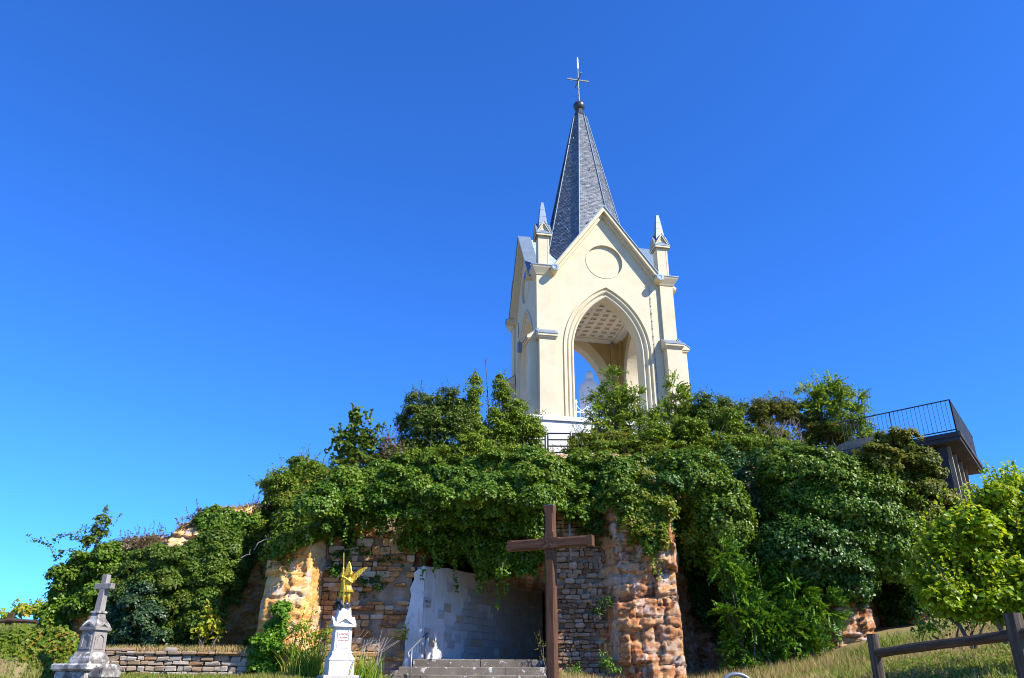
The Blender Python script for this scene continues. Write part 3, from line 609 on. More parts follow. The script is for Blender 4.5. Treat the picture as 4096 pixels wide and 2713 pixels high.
# corners: upper pier, stepped buttresses, cornice, pinnacle
for k in range(4):
    Rk = rotz(k)      # corner at (-,-) for k = 0
    MB().box((-3.76, -3.70, 13.4), (-2.98, -2.98, 21.35), Rk).build('corner_pier', M['stucco'], tw)
    for Q in (Rk, Rk @ Matrix(((0, 1, 0, 0), (1, 0, 0, 0), (0, 0, 1, 0), (0, 0, 0, 1)))):
        MB().box((-3.74, -4.16, 13.4), (-2.92, -3.63, 17.55), Q).build('buttress', M['stucco'], tw)
        MB().box((-3.80, -4.24, 17.55), (-2.86, -3.64, 17.63), Q).build('cap_moulding', M['stucco'], tw)
        MB().add([(-3.84, -4.30, 17.63), (-2.82, -4.30, 17.63), (-2.82, -4.30, 17.75), (-3.84, -4.30, 17.75), (-3.84, -3.66, 17.63), (-2.82, -3.66, 17.63), (-2.82, -3.66, 18.2), (-3.84, -3.66, 18.2)],
            [(0,1,2,3), (3,2,6,7), (0,3,7,4), (1,5,6,2), (4,7,6,5), (0,4,5,1)], Q).build('cap_slope', M['stucco'], tw)
        MB().add([(-3.86, -4.33, 17.742), (-2.80, -4.33, 17.742), (-2.80, -4.33, 17.772), (-3.86, -4.33, 17.772), (-3.86, -3.665, 18.2), (-2.80, -3.665, 18.2), (-2.80, -3.665, 18.235), (-3.86, -3.665, 18.235)],
            [(0,1,2,3), (3,2,6,7), (0,3,7,4), (1,5,6,2), (4,7,6,5), (0,4,5,1)], Q).build('cap_flashing', M['lead'], tw)
    MB().frustum([(21.35, .42, .40, -3.37, -3.34), (21.45, .47, .45, -3.37, -3.34), (21.70, .62, .60, -3.37, -3.34), (21.80, .66, .64, -3.37, -3.34)], Rk).build('pier_cornice', M['stucco'], tw)
    MB().frustum([(21.803, .68, .66, -3.37, -3.34), (21.84, .68, .66, -3.37, -3.34), (21.98, .40, .40, -3.35, -3.34)], Rk).build('cornice_flashing', M['lead'], tw)
    pn = empty('pinnacle', Rk @ Vector((-3.33, -3.33, 21.9)), k*math.pi/2, tw)
    MB().box((-.30, -.30, 0), (.30, .30, 2.06)).build('pinnacle_shaft', M['stucco'], pn)
    for q in range(4):
        Rq = rotz(q)
        MB().prism([(-.30, 2.0), (.30, 2.0), (.0, 2.62)], [], -.312, .0, Rq).build('gablet', M['stucco'], pn)
        MB().box((.20, -.312, .15), (.225, -.301, 1.9), Rq).build('edge_bead', M['stucco'], pn)
        for sgn in (-1, 1):
            MB().prism([(sgn*x, z) for x, z in [(.43, 1.86), (.43, 1.97), (0, 2.76), (0, 2.62)]], [], -.41, .0, Rq).build('gablet_cornice', M['stucco'], pn)
            MB().prism([(sgn*x, z) for x, z in [(.345, 1.84), (.345, 1.95), (0, 2.61), (0, 2.50)]], [], -.345, -.02, Rq).build('gablet_bed', M['stucco'], pn)
            MB().prism([(sgn*x, z) for x, z in [(.45, 1.973), (.45, 2.0), (0, 2.80), (0, 2.763)]], [], -.43, .0, Rq).build('gablet_flashing', M['lead'], pn)
    zz = [2.3, 2.75, 3.2, 3.65, 4.1]
    for a in range(4):
        r0, r1 = .27-.195*(zz[a]-2.3)/1.8, .27-.195*(zz[a+1]-2.3)/1.8
        MB().frustum([(zz[a], r0+.012, r0+.012), (zz[a+1]-.004, r1+.004, r1+.004)]).build('spirelet_sheet', M['lead'], pn)
    MB().frustum([(4.1, .08, .08), (4.16, .08, .08)]).build('spirelet_tip', M['lead'], pn)
# ceiling with sunk quatrefoils
quat = []
for q in range(4):
    a0 = q*math.pi/2
    for t in range(-4, 5):
        a = a0+t*math.radians(24); quat.append((.115*math.cos(a0)+.085*math.cos(a), .115*math.sin(a0)+.085*math.sin(a)))
T_ = .56; tb = MB(); sqo = [(-T_/2, -T_/2), (T_/2, -T_/2), (T_/2, T_/2), (-T_/2, T_/2)]
Mq = Matrix.Rotation(math.pi/2, 4, 'X'); Mq45 = Mq @ Matrix.Rotation(math.pi/4, 4, 'Y')
tb = MB(); tb.prism(sqo, [[(x*math.cos(.785)-y*math.sin(.785), x*math.sin(.785)+y*math.cos(.785)) for x, y in quat][::-1]], 0, .09, Mq)
tile = tb.mesh('ceiling_tile'); fixn(tile); tile.materials.append(M['ceiling'])
cb = MB().box((-2.25, -2.25, 20.80), (2.25, 2.25, 20.86)).build('ceiling_back', M['coffer'], tw)
for i in range(8):
    for j in range(8):
        link('ceiling_tile', tile, None, tw, ((i-3.5)*T_, (j-3.5)*T_, 20.755))
MB().prism([(-2.76, -2.76), (2.76, -2.76), (2.76, 2.76), (-2.76, 2.76)], [[(-2.24, -2.24), (-2.24, 2.24), (2.24, 2.24), (2.24, -2.24)]], 20.66, 20.8, Matrix(((1,0,0,0),(0,0,1,0),(0,1,0,0),(0,0,0,1)))).build('ceiling_border', M['ceiling'], tw)
for k in range(4):
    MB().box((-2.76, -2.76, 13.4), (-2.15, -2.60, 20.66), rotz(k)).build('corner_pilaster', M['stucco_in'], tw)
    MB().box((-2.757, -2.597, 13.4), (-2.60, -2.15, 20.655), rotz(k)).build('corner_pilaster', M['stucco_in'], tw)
# white plinth, floor
MB().frustum([(10.8, 4.45, 4.45), (13.15, 4.42, 4.42)]).build('plinth', M['white'], tw)
MB().frustum([(13.153, 4.50, 4.50), (13.30, 4.50, 4.50), (13.398, 4.42, 4.42)]).build('plinth_cap', M['white'], tw)
# spire: octagonal core, slates, hips, neck, ball, cross
SB, SZ0, SZ1, SR0, SR1 = 8, 21.7, 35.3, 3.16, .40
def octr(z): return SR0+(SR1-SR0)*(z-SZ0)/(SZ1-SZ0)
MB().lathe([(SZ0, SR0-.03), (SZ1, SR1-.03)], 8, None, ph=math.pi/8).build('spire_core', M['slatebase'], tw)
V = []; Fc = []; rnd = []
for f in range(8):
    a0, a1 = math.pi/8+f*math.pi/4, math.pi/8+(f+1)*math.pi/4
    z = SZ0; row = 0
    while z < SZ1-.02:
        h = .108; r0, r1 = octr(z)+.012, octr(min(z+h*1.05, SZ1))+.002
        P0, P1 = np.array([r0*math.cos(a0), r0*math.sin(a0), z]), np.array([r0*math.cos(a1), r0*math.sin(a1), z])
        Q0, Q1 = np.array([r1*math.cos(a0), r1*math.sin(a0), min(z+h*1.05, SZ1)]), np.array([r1*math.cos(a1), r1*math.sin(a1), min(z+h*1.05, SZ1)])
        Wd = np.linalg.norm(P1-P0); n = max(1, int(round(Wd/.21))); st = ([0]+[(k+(.5 if row % 2 else 1))/n for k in range(n)]); st = [s_ for s_ in st if s_ < .999]+[1.]
        nrm = np.array([math.cos((a0+a1)/2), math.sin((a0+a1)/2), .2])
        for s0, s1 in zip(st[:-1], st[1:]):
            j = nrm*random.uniform(-.004, .012); g = .006/Wd
            k0 = len(V); V += [P0+(P1-P0)*(s0+g)+j, P0+(P1-P0)*(s1-g)+j*random.uniform(.3, 1.2), Q0+(Q1-Q0)*(s1-g), Q0+(Q1-Q0)*(s0+g)]; Fc.append((k0, k0+1, k0+2, k0+3)); rnd.append(random.random())
        z += h; row += 1
me = npmesh('slates', np.array(V), np.array(Fc)); at_ = me.attributes.new('rnd', 'FLOAT', 'FACE'); at_.data.foreach_set('value', np.array(rnd, np.float32))
ms, N, L, b = newmat('slate'); a = N.new('ShaderNodeAttribute'); a.attribute_name = 'rnd'
r = ramp(N, [(0, (.10, .11, .12)), (.5, (.145, .16, .17)), (.85, (.185, .20, .21)), (1, (.25, .27, .28))]); L.new(a.outputs['Fac'], r.inputs[0])
tc = N.new('ShaderNodeTexCoord'); n1 = N.new('ShaderNodeTexNoise'); n1.inputs['Scale'].default_value = .9; n1.inputs['Detail'].default_value = 5; L.new(tc.outputs['Object'], n1.inputs[0])
mr = N.new('ShaderNodeMapRange'); mr.inputs[1].default_value = .5; mr.inputs[2].default_value = .7; mr.inputs[4].default_value = .55; L.new(n1.outputs['Fac'], mr.inputs[0])
mx = N.new('ShaderNodeMix'); mx.data_type = 'RGBA'; L.new(mr.outputs[0], mx.inputs[0]); L.new(r.outputs[0], mx.inputs[6]); mx.inputs[7].default_value = (.20, .19, .17, 1); L.new(mx.outputs[2], b.inputs['Base Color'])
b.inputs['Roughness'].default_value = .42; b.inputs['Specular IOR Level'].default_value = .6
so = link('slates', me, ms, tw, kind='stuff')
for f in range(8):
    a = math.pi/8+f*math.pi/4
    p0 = Vector((SR0*1.012*math.cos(a), SR0*1.012*math.sin(a), SZ0)); p1 = Vector(((SR1+.03)*math.cos(a), (SR1+.03)*math.sin(a), SZ1))
    MB().tube([p0, p1], [.036, .03], 6).build('hip_roll', M['lead'], tw)
for (f, z, s_) in ((5, 26.2, -.5), (5, 25.5, .2), (6, 25.9, -.4), (5, 33.0, .0), (7, 32.6, 0), (6, 30.2, .1)):
    a = (f)*math.pi/4+math.pi/8-math.pi/8+math.pi/4*.0; rr = octr(z)*math.cos(math.pi/8)
    aa = f*math.pi/4+0; p = Vector((rr*math.cos(aa)-math.sin(aa)*s_, rr*math.sin(aa)+math.cos(aa)*s_, z)); n = Vector((math.cos(aa), math.sin(aa), 0))
    MB().tube([p-n*.02, p+n*.10+Vector((0, 0, .02)), p+n*.13+Vector((0, 0, .10))], [.035, .03, .02], 6).build('roof_hook', M['lead'], tw)
MB().lathe([(35.28, .43), (35.34, .45), (35.36, .38), (35.86, .25), (36.0, .23)], 8, None, ph=math.pi/8).build('spire_neck', M['iron'], tw)
MB().ball((0, 0, 36.18), .385, 24).build('spire_ball', M['iron'], tw, True)
xc = empty('spire_cross', (0, 0, 36.5), 0, tw)
MB().lathe([(-.0, .13), (.08, .13), (.1, .07)], 10).build('collar', M['iron'], xc)
MB().lathe([(.05, .05), (.55, .05), (.56, .075), (.62, .075), (.63, .045), (1.1, .045), (1.12, .07), (1.2, .07), (1.22, .04), (2.95, .035), (3.0, .05), (3.05, .05), (3.1, .03)], 8).build('rod', M['ironcross'], xc)
MB().lathe([(2.85, .035), (2.9, .055), (2.98, .055), (3.0, .03), (3.05, .055), (3.8, .05), (3.86, .02)], 8).build('finial', M['chrome'], xc)
for q in range(2):
    R2 = rotz(q)
    MB().box((-.74, -.035, 1.855), (.74, .035, 1.935), R2).build('arm', M['ironcross'], xc)
    for sx in (-1, 1):
        for sz in (-1, 1):
            MB().tube([R2 @ Vector(p) for p in ((sx*.34, 0, 1.895), (sx*.50, 0, 1.895+sz*.13), (sx*.66, 0, 1.895))], .017, 5).build('arm_scroll', M['ironcross'], xc)
ringp = [Vector((.14*math.cos(t), 0, 1.895+.14*math.sin(t))) for t in np.linspace(0, 2*math.pi, 17)]
MB().tube(ringp, .016, 5).build('cross_ring', M['ironcross'], xc)
for sz in (-1, 1):
    for sx in (-1, 1):
        MB().tube([(0, 0, 1.895+sz*.26), (sx*.10, 0, 1.895+sz*.36), (0, 0, 1.895+sz*.48)], .016, 5).build('arm_scroll', M['ironcross'], xc)
# lightning conductor with its clips down the front wall
cd = MB().tube([(2.42, -3.635, 21.35), (2.46, -3.63, 17.0), (2.46, -3.63, 13.5)], .011, 5).build('lightning_wire', M['greymetal'], tw)
for q in range(17): MB().box((2.435, -3.65, 21.0-q*.44), (2.48, -3.605, 21.03-q*.44)).build('clip', M['greymetal'], cd)
# lamp bracket on the left wall and cable
MB().box((-3.86, .9, 18.9), (-3.62, 1.1, 19.5)).build('lamp_box', M['greymetal'], tw)
MB().tube([(-3.62, 2.0, 21.2), (-3.68, 1.7, 20.2), (-3.66, 1.1, 19.3)], .015, 5).build('lamp_cable', M['iron'], tw)
# flood lamp under the vault
MB().lathe([(0, .10), (.22, .08), (.24, .05)], 10, Matrix.Translation((2.15, 2.3, 20.35))).build('flood_lamp', M['greymetal'], tw)
# side chapel roof edge behind, on the left
MB().prism([(-5.6, 11.0), (-4.0, 11.0), (-4.0, 15.6), (-5.6, 14.3)], [], 2.9, 4.2).build('rear_annex_wall', M['stucco'], tw)
MB().prism([(-5.75, 14.25), (-4.0, 15.65), (-4.0, 15.75), (-5.75, 14.35)], [], 2.8, 4.3).build('annex_flashing', M['lead'], tw)

# ------------------------------------------------------------------ Madonna in the tower
def fold(amp, n, ph=0, z0=0, z1=1): return lambda a, z: amp*math.sin(n*a+ph+1.5*math.sin(3*z))*np.clip((z1-z)/(z1-z0), 0, 1)
b = MB()
b.lathe([(0, .52), (.12, .5), (.8, .43), (1.6, .40), (2.1, .40), (2.45, .42), (2.75, .36), (2.88, .16), (2.92, .1)], 48, None, ripple=fold(.075, 11, 0, 0, 2.6))
b.lathe([(.7, .50), (1.4, .47), (2.0, .47), (2.5, .46), (2.78, .36), (2.9, .2)], 40, Matrix.Scale(.9, 4, (0, 1, 0)), ripple=fold(.06, 7, 1, .5, 2.6))
b.ball((0, -.02, 3.16), (.17, .20, .25), 16); b.lathe([(2.8, .11), (3.1, .1)], 12)
b.lathe([(2.45, .36), (2.75, .30), (3.0, .22), (3.25, .215), (3.4, .15), (3.46, .03)], 20, Matrix.Translation((0, .06, 0)))
for sx in (-1, 1):
    b.tube([(sx*.36, 0, 2.68), (sx*.50, -.06, 2.2), (sx*.50, -.26, 1.82), (sx*.52, -.36, 1.72)], [.15, .15, .10, .06], 10)
    b.tube([(sx*.50, -.1, 2.1), (sx*.52, -.14, 1.5), (sx*.50, -.1, 1.05)], [.13, .12, .04], 10)
    for q in range(4): b.tube([(sx*(.50+.012*q), -.36, 1.72), (sx*(.52+.025*q), -.44, 1.62), (sx*(.53+.028*q), -.46, 1.53)], [.022, .02, .014], 6)
    b.tube([(sx*.48, -.35, 1.72), (sx*.45, -.42, 1.66)], [.024, .016], 6)
b.ball((0, -.21, 3.13), (.03, .04, .05), 8)
mad = empty('madonna_statue', (TX, TY, 14.2), TROT+math.radians(-6), label='white robed female statue standing inside the tower arch', cat='statue')
body = link('figure', remesh(b, .028, 3, 'figure'), M['marble'], mad)
MB().frustum([(-.9, .75, .75), (-.15, .7, .7), (-.1, .62, .62), (0.02, .6, .6)]).build('pedestal', M['limestone'], mad)
# white railing with fleur tops across the front arch
wr = empty('white_railing', (TX, TY, 13.4), TROT, label='white wrought iron railing with fleur tops across the tower arch', cat='railing')
yb = -3.35
for z in (.08, .62): MB().box((-1.79, yb-.015, z), (1.79, yb+.015, z+.035)).build('rail', M['whiterail'], wr)
for k in range(7):
    x = -1.74+k*.58
    MB().tube([(x, yb, 0), (x, yb, 1.12)], .022, 6).build('post', M['whiterail'], wr)
    MB().tube([(x, yb, 1.1), (x, yb, 1.22), (x, yb, 1.3)], [.025, .05, .005], 6).build('fleur', M['whiterail'], wr)
    for sx in (-1, 1): MB().tube([(x, yb, 1.08), (x+sx*.07, yb, 1.18), (x+sx*.1, yb, 1.13)], [.018, .02, .012], 5).build('fleur', M['whiterail'], wr)
    if k < 6:
        for sx in (-1, 1):
            xa = x if sx > 0 else x+.58
            MB().tube([(xa, yb, 1.02), (xa+sx*.12, yb, .84), (xa+sx*.3, yb, .72), (xa+sx*.58, yb, .62)], .018, 5).build('scroll', M['whiterail'], wr)
        for q in (.19, .39): MB().tube([(x+q, yb, .08), (x+q, yb, .62)], .012, 5).build('bar', M['whiterail'], wr)
# black guard rail on the cliff edge before the tower
gr = empty('guard_rail', (0, 0, 0), label='black three bar guard rail on the cliff edge before the white plinth', cat='railing')
pa, pb = at(495, 432.5, 34.2), at(620, 430, 34.2); pa, pb = Vector(pa), Vector(pb); pb.z = pa.z = 12.28
dv = (pb-pa)/5
for k in range(6):
    for q in ((0, .12) if k in (2, 3) else (0,)):
        p = pa+dv*(k+ (0.55 if k >= 2 else 0)*0)+dv.normalized()*q
        MB().box((p.x-.034, p.y-.034, p.z-1.25), (p.x+.034, p.y+.034, p.z)).build('post', M['blackrail'], gr)
for k in range(5):
    for z in (0, -.30, -.60, -.90):
        a = pa+dv*k+Vector((0, 0, z-.03)); c = pa+dv*(k+1)+Vector((0, 0, z-.03)); 
        if k in (2, 3): a = a+dv.normalized()*.12
        MB().tube([a, c], .034, 4).build('bar', M['blackrail'], gr)

# ------------------------------------------------------------------ viewing platform on the right
PC = Vector(at(960, 430.5, 26.0)); dl, dr = math.radians(-47), math.radians(36)
pf = empty('viewing_platform', (PC.x, PC.y, PC.z), 0, label='dark concrete viewing platform with overhanging slab behind the ivy', cat='platform')
vl, vr = Vector((math.sin(dl), math.cos(dl), 0)), Vector((math.sin(dr), math.cos(dr), 0))
def quadprism(a0, a1, b0, b1, z0, z1):
    p = [vl*a+vr*b_ for a, b_ in ((a0, b0), (a1, b0), (a1, b1), (a0, b1))]
    return MB().add([(q.x, q.y, z0) for q in p]+[(q.x, q.y, z1) for q in p], [(0,3,2,1), (4,5,6,7), (0,1,5,4), (1,2,6,5), (2,3,7,6), (3,0,4,7)])
quadprism(0, 4.3, 0, 5.8, -.16, .0).build('slab', M['concrete'], pf)
quadprism(.05, 4.25, .05, 5.7, -.30, -.163).build('slab_soffit', M['concrete'], pf)
quadprism(.62, 4.1, .65, 5.2, -7.5, -.303).build('wall', M['concrete'], pf)
for b0 in (.65, 1.9, 3.2, 4.5): quadprism(.5, .617, b0, b0+.17, -7.5, -.303).build('pilaster', M['concrete_l'], pf)
for a0 in (.62, 3.4): quadprism(a0, a0+.3, .5, .647, -7.5, -.303).build('pilaster', M['concrete'], pf)
arc = []
cpt = vl*3.3+vr*1.7
for z in (.02, .48):
    for rr in (1.25, 1.42):
        arc.append([(cpt.x+rr*math.cos(t), cpt.y+rr*math.sin(t), z) for t in np.linspace(0, 2*math.pi, 33)])
vs = sum(arc, []); fs = []
for (p_, q_) in ((1, 3), (3, 2), (2, 0)):
    for i in range(32): fs.append((p_*33+i, p_*33+i+1, q_*33+i+1, q_*33+i))
MB().add(vs, fs).build('round_parapet', M['concrete_l'], pf)
prl = empty('platform_railing', (PC.x, PC.y, PC.z), 0, label='dark blue steel railing with thin upright bars around the platform edge', cat='railing')
H = 1.2
for (v_, ln) in ((vl, 4.0), (vr, 5.6)):
    o_ = vl*.12+vr*.12
    a, c = o_+Vector((0, 0, H)), o_+v_*ln+Vector((0, 0, H))
    MB().tube([a, c], .023, 6).build('handrail', M['bluerail'], prl); MB().tube([a-Vector((0, 0, H-.1)), c-Vector((0, 0, H-.1))], .022, 6).build('bottom_rail', M['bluerail'], prl)
    n = int(ln/.145)
    for k in range(n):
        p = o_+v_*(ln*k/n); big = (k % 14 == 0)
        MB().tube([p+Vector((0, 0, 0 if big else .1)), p+Vector((0, 0, H))], .022 if big else .009, 5).build('post' if big else 'bar', M['bluerail'], prl)
# ------------------------------------------------------------------ big wooden cross
XC = at(551, 676, 14.0); cz = G(XC[0], 14.0)
wc = empty('wooden_cross', (.70, 14.0, float(cz)-.1), math.radians(-25), label='tall brown timber cross standing before the grotto steps', cat='cross')
def timber(z0, z1, w_, ch, chz, M_=None, ax='z'):
    b = MB(); prof = []
    def ring(z, q):
        h = w_/2; c = max(q, .004); pts = [(-h+c, -h), (h-c, -h), (h, -h+c), (h, h-c), (h-c, h), (-h+c, h), (-h, h-c), (-h, -h+c)]
        return [(x, y, z) for x, y in pts]
    rings = [ring(z0, .004)]
    for (za, zb) in chz: rings += [ring(za, .004), ring(za+.05, ch), ring(zb-.05, ch), ring(zb, .004)]
    rings.append(ring(z1, .004)); vs = sum(rings, []); n = len(rings); fs = []
    for a in range(n-1):
        for i in range(8): j = (i+1) % 8; fs.append((a*8+i, a*8+j, a*8+8+j, a*8+8+i))
    fs += [tuple(range(7, -1, -1)), tuple(range(n*8-8, n*8))]
    return b.add(vs, fs, M_)
zt = 4.60-float(cz)+.1; zb_ = 3.935-float(cz)+.1
timber(0, zt, .175, .03, [(.4, zb_-.16), (zb_+.17, zt-.09)], Matrix.Scale(.8, 4, (0, 1, 0))).build('post', M['wood'], wc)
timber(-.80, .80, .18, .03, [(-.74, -.16), (.16, .74)], Matrix.Translation((0, -.025, zb_)) @ Matrix.Scale(.8, 4, (0, 1, 0)) @ Matrix.Rotation(math.pi/2, 4, 'Y')).build('crossbeam', M['woodx'], wc)
MB().box((-.085, -.07, zt+.002), (.085, .07, zt+.012)).build('cap_plate', M['greymetal'], wc)
for dx, dz in ((-.035, .03), (.035, -.03)): MB().lathe([(0, .014), (.012, .014), (.018, .006)], 8, Matrix.Translation((dx, -.098, zb_+dz)) @ Matrix.Rotation(math.pi/2, 4, 'X')).build('bolt', M['iron'], wc)
# ------------------------------------------------------------------ rail fence on the right
fn = empty('rail_fence', (0, 0, 0), label='weathered round pole fence with two rails on the grassy bank', cat='fence')
q1, q2 = Vector(at(873, 640, 7.4)), Vector(at(1016, 628, 6.0)); q1.z, q2.z = 2.06, 2.12
for q, r in ((q1, .052), (q2, .062)):
    g = float(G(q.x, q.y))-.3
    pts = [(q.x+random.uniform(-.004, .004), q.y, g+(q.z-g)*t) for t in np.linspace(0, 1, 7)]
    b = MB().tube(pts, [r*random.uniform(.96, 1.04) for _ in pts], 14); b.build('post', M['wood_grey'], fn, False)
dq = (q2-q1).normalized(); axis = math.atan2(dq.y, dq.x)
for dz in (-.16, -.62):
    a, c = q1+Vector((0.02, -.07, dz))-dq*.05, q2+Vector((0, -.02, dz+.03))+dq*.6
    Ln = (c-a).length; b = MB(); b.tube([(Ln*t, 0, .004*math.sin(7*t)) for t in np.linspace(0, 1, 12)], [.038*random.uniform(.94, 1.05) for _ in range(12)], 12)
    o = b.build('rail', M['rail_wood'], fn); o.location = a; o.rotation_euler = (0, -math.asin((c-a).normalized().z), axis)
# far fence on the left meadow
ff = empty('meadow_fence', (0, 0, 0), label='small pale rail fence on the far meadow at the left edge', cat='fence')
fa = Vector(at(-12, 619, 38)); fb = Vector(at(11, 615.5, 38)); fc_ = Vector(at(40, 617, 38))
for p in (fa, fb):
    MB().box((p.x-.13, p.y-.08, p.z-.9), (p.x+.13, p.y+.08, p.z+.12), bev=.02).build('post', M['rail_wood'], ff)
for a, c in ((fa, fb), (fb, fc_)): MB().tube([a+Vector((0, -.12, -.22)), c+Vector((0, -.12, -.22))], .09, 8).build('rail', M['rail_wood'], ff)
# grey hoop at the bottom edge
hp = Vector(at(736, 674, 13.0)); pts = [(hp.x+.24*math.cos(t), hp.y, hp.z-.19+.19*math.sin(t)) for t in np.linspace(math.pi, 0, 15)]
gz = float(G(hp.x, hp.y)); pts = [(hp.x-.24, hp.y, gz)]+pts+[(hp.x+.24, hp.y, gz)]
MB().tube(pts, .03, 8).build('metal_hoop', M['greymetal'], None, True, label='small grey metal hoop standing in the grass right of the timber cross', cat='hoop')

# ------------------------------------------------------------------ angel on its pedestal
ag = at(337, 674, 22.0); AZ = 1.88
ped = empty('angel_pedestal', (-4.52, 22.3, AZ), math.radians(23), label='white limestone pedestal with pointed tablet carrying the gilded angel', cat='pedestal'); ped.scale = (.87, .87, 1)
MB().box((-.58, -.58, -.9), (.58, .58, -.16), bev=.02).build('footing', M['bluestone'], ped)
MB().box((-.55, -.55, -.157), (.55, .55, .02), bev=.02).build('base_slab', M['bluestone'], ped)
MB().box((-.375, -.375, .022), (.375, .375, .37), bev=.01).build('plinth', M['limestone'], ped)
MB().frustum([(.372, .385, .385), (.41, .39, .39), (.44, .36, .36), (.52, .30, .30), (.55, .295, .295), (.56, .31, .31), (.585, .31, .31), (.60, .275, .275)]).build('base_moulding', M['limestone'], ped)
MB().frustum([(.602, .262, .262), (1.30, .245, .245)]).build('die', M['limestone'], ped)
for q in range(4):
    R2 = rotz(q)
    MB().prism([(-.25, 1.2), (.25, 1.2), (.25, 1.24), (0, 1.40), (-.25, 1.24)], [], -.262, 0, R2).build('pediment', M['limestone'], ped)
    for sgn in (-1, 1):
        MB().prism([(sgn*x, z) for x, z in [(.35, 1.205), (.35, 1.25), (0, 1.475), (0, 1.41)]], [], -.35, 0, R2).build('pediment_cornice', M['limestone'], ped)
tabl = arch(.16, 0, 8, .36); tabl = [(x*.16/.16, z) for x, z in arch(.16, .0, 8, .34)] if False else None
rr = .16; tl = [(-rr, .70), (rr, .70), (rr, 1.05)]+[(rr*math.cos(t)**1.0, 1.05+.19*math.sin(t)) for t in np.linspace(.15, math.pi-.15, 9)]+[(-rr, 1.05)]
MB().prism([(x*1.13, .97+(z-.97)*1.08) for x, z in tl], [tl[::-1]], -.272, -.245, None).build('tablet_frame', M['limestone'], ped)
tbx = MB().prism(tl, [], -.256, -.24, None).build('tablet', M['tablet'], ped)
for tx, z, s_ in (('St MICHEL', 1.0, .068), ('ARCHANGE', .925, .045), ('PROTÉGEZ NOUS', .855, .040)):
    link('lettering', textmesh(tx, s_, .002), M['letter_red'], ped, (0, -.262, z), (math.pi/2, 0, 0))
MB().frustum([(1.30, .24, .24), (1.42, .245, .245), (1.50, .20, .20), (1.66, .178, .178), (1.70, .178, .178)]).build('cap', M['limestone'], ped)
ang = empty('angel_statue', (-4.52, 22.3, AZ+1.70), math.radians(6), label='gilded winged angel with raised spear trampling a black dragon', cat='statue'); ang.scale = (1.04, 1.04, .93)
b = MB()
b.ball((.095, -.035, .955), (.06, .068, .078), 14); b.tube([(.05, 0, .82), (.085, -.015, .92)], [.05, .04], 8)
b.ball((.04, 0, .77), (.115, .08, .105), 14); b.ball((.03, 0, .67), (.095, .07, .10), 12); b.ball((.03, 0, .60), (.10, .075, .06), 12)
b.tube([(-.045, 0, .82), (-.145, -.01, .90), (-.10, -.06, 1.10)], [.045, .038, .024], 8)
b.tube([(.135, 0, .81), (.145, -.09, .70), (-.03, -.13, .83)], [.046, .038, .024], 8)
for (hx, hy, hz) in ((-.10, -.065, 1.11), (-.045, -.135, .84)):
    b.ball((hx, hy, hz), (.028, .026, .034), 8)
    for q in range(4): b.tube([(hx+.015, hy-.012, hz-.022+q*.016), (hx-.012, hy-.034, hz-.02+q*.016), (hx-.03, hy-.016, hz-.022+q*.016)], .0085, 5)
    b.tube([(hx+.012, hy, hz+.02), (hx-.012, hy+.012, hz+.036)], .009, 5)
b.tube([(-.02, 0, .52), (-.035, -.05, .31), (-.04, -.01, .13), (-.045, -.015, .08)], [.07, .052, .042, .032], 10)
b.tube([(.075, 0, .52), (.085, -.03, .30), (.10, .0, .12), (.105, -.01, .07)], [.07, .052, .042, .032], 10)
b.tube([(-.045, .02, .07), (-.05, -.10, .05)], [.034, .026], 8); b.tube([(.105, .02, .06), (.115, -.10, .035)], [.034, .026], 8)
b.ball((.09, -.10, .945), (.014, .018, .02), 6)
fig = link('figure', remesh(b, .011, 2, 'figure'), M['gold'], ang)
sk = MB().lathe([(.64, .098), (.60, .115), (.55, .128), (.44, .175), (.43, .165), (.55, .11)], 64, Matrix.Translation((.03, 0, 0)) @ Matrix.Scale(.8, 4, (0, 1, 0)), ripple=lambda a, z: .075*math.sin(16*a)*(1 if z < .5 else .35))
sk.build('tunic_skirt', M['gold'], ang, True)
MB().lathe([(0, .068), (.03, .071), (.055, .056), (.072, .03), (.08, .008)], 16, Matrix.Translation((.095, -.025, .97)) @ Matrix.Scale(1.15, 4, (0, 1, 0))).build('helmet', M['gold'], ang, True)
cp = MB(); vs = []; fs = []
for i in range(9):
    for j in range(12):
        t = j/11; x = -.14+.028*i-.07*t*(1-i/8); vs.append((x, .075+.035*math.sin(i*1.9)+.05*t, .90-.62*t+.02*math.sin(i*2)))
for i in range(8):
    for j in range(11): fs.append((i*12+j, i*12+j+1, i*12+13+j, i*12+12+j))
vs2 = [(x, y+.012, z) for x, y, z in vs]; n = len(vs)
cp.add(vs, fs); cp.add(vs2, fs); cp.build('cape', M['gold'], ang, True)
MB().tube([(-.135, -.06, 1.56), (-.10, -.085, 1.12), (-.035, -.155, .5), (-.015, -.17, .02)], .0115, 6).build('spear', M['gold'], ang)
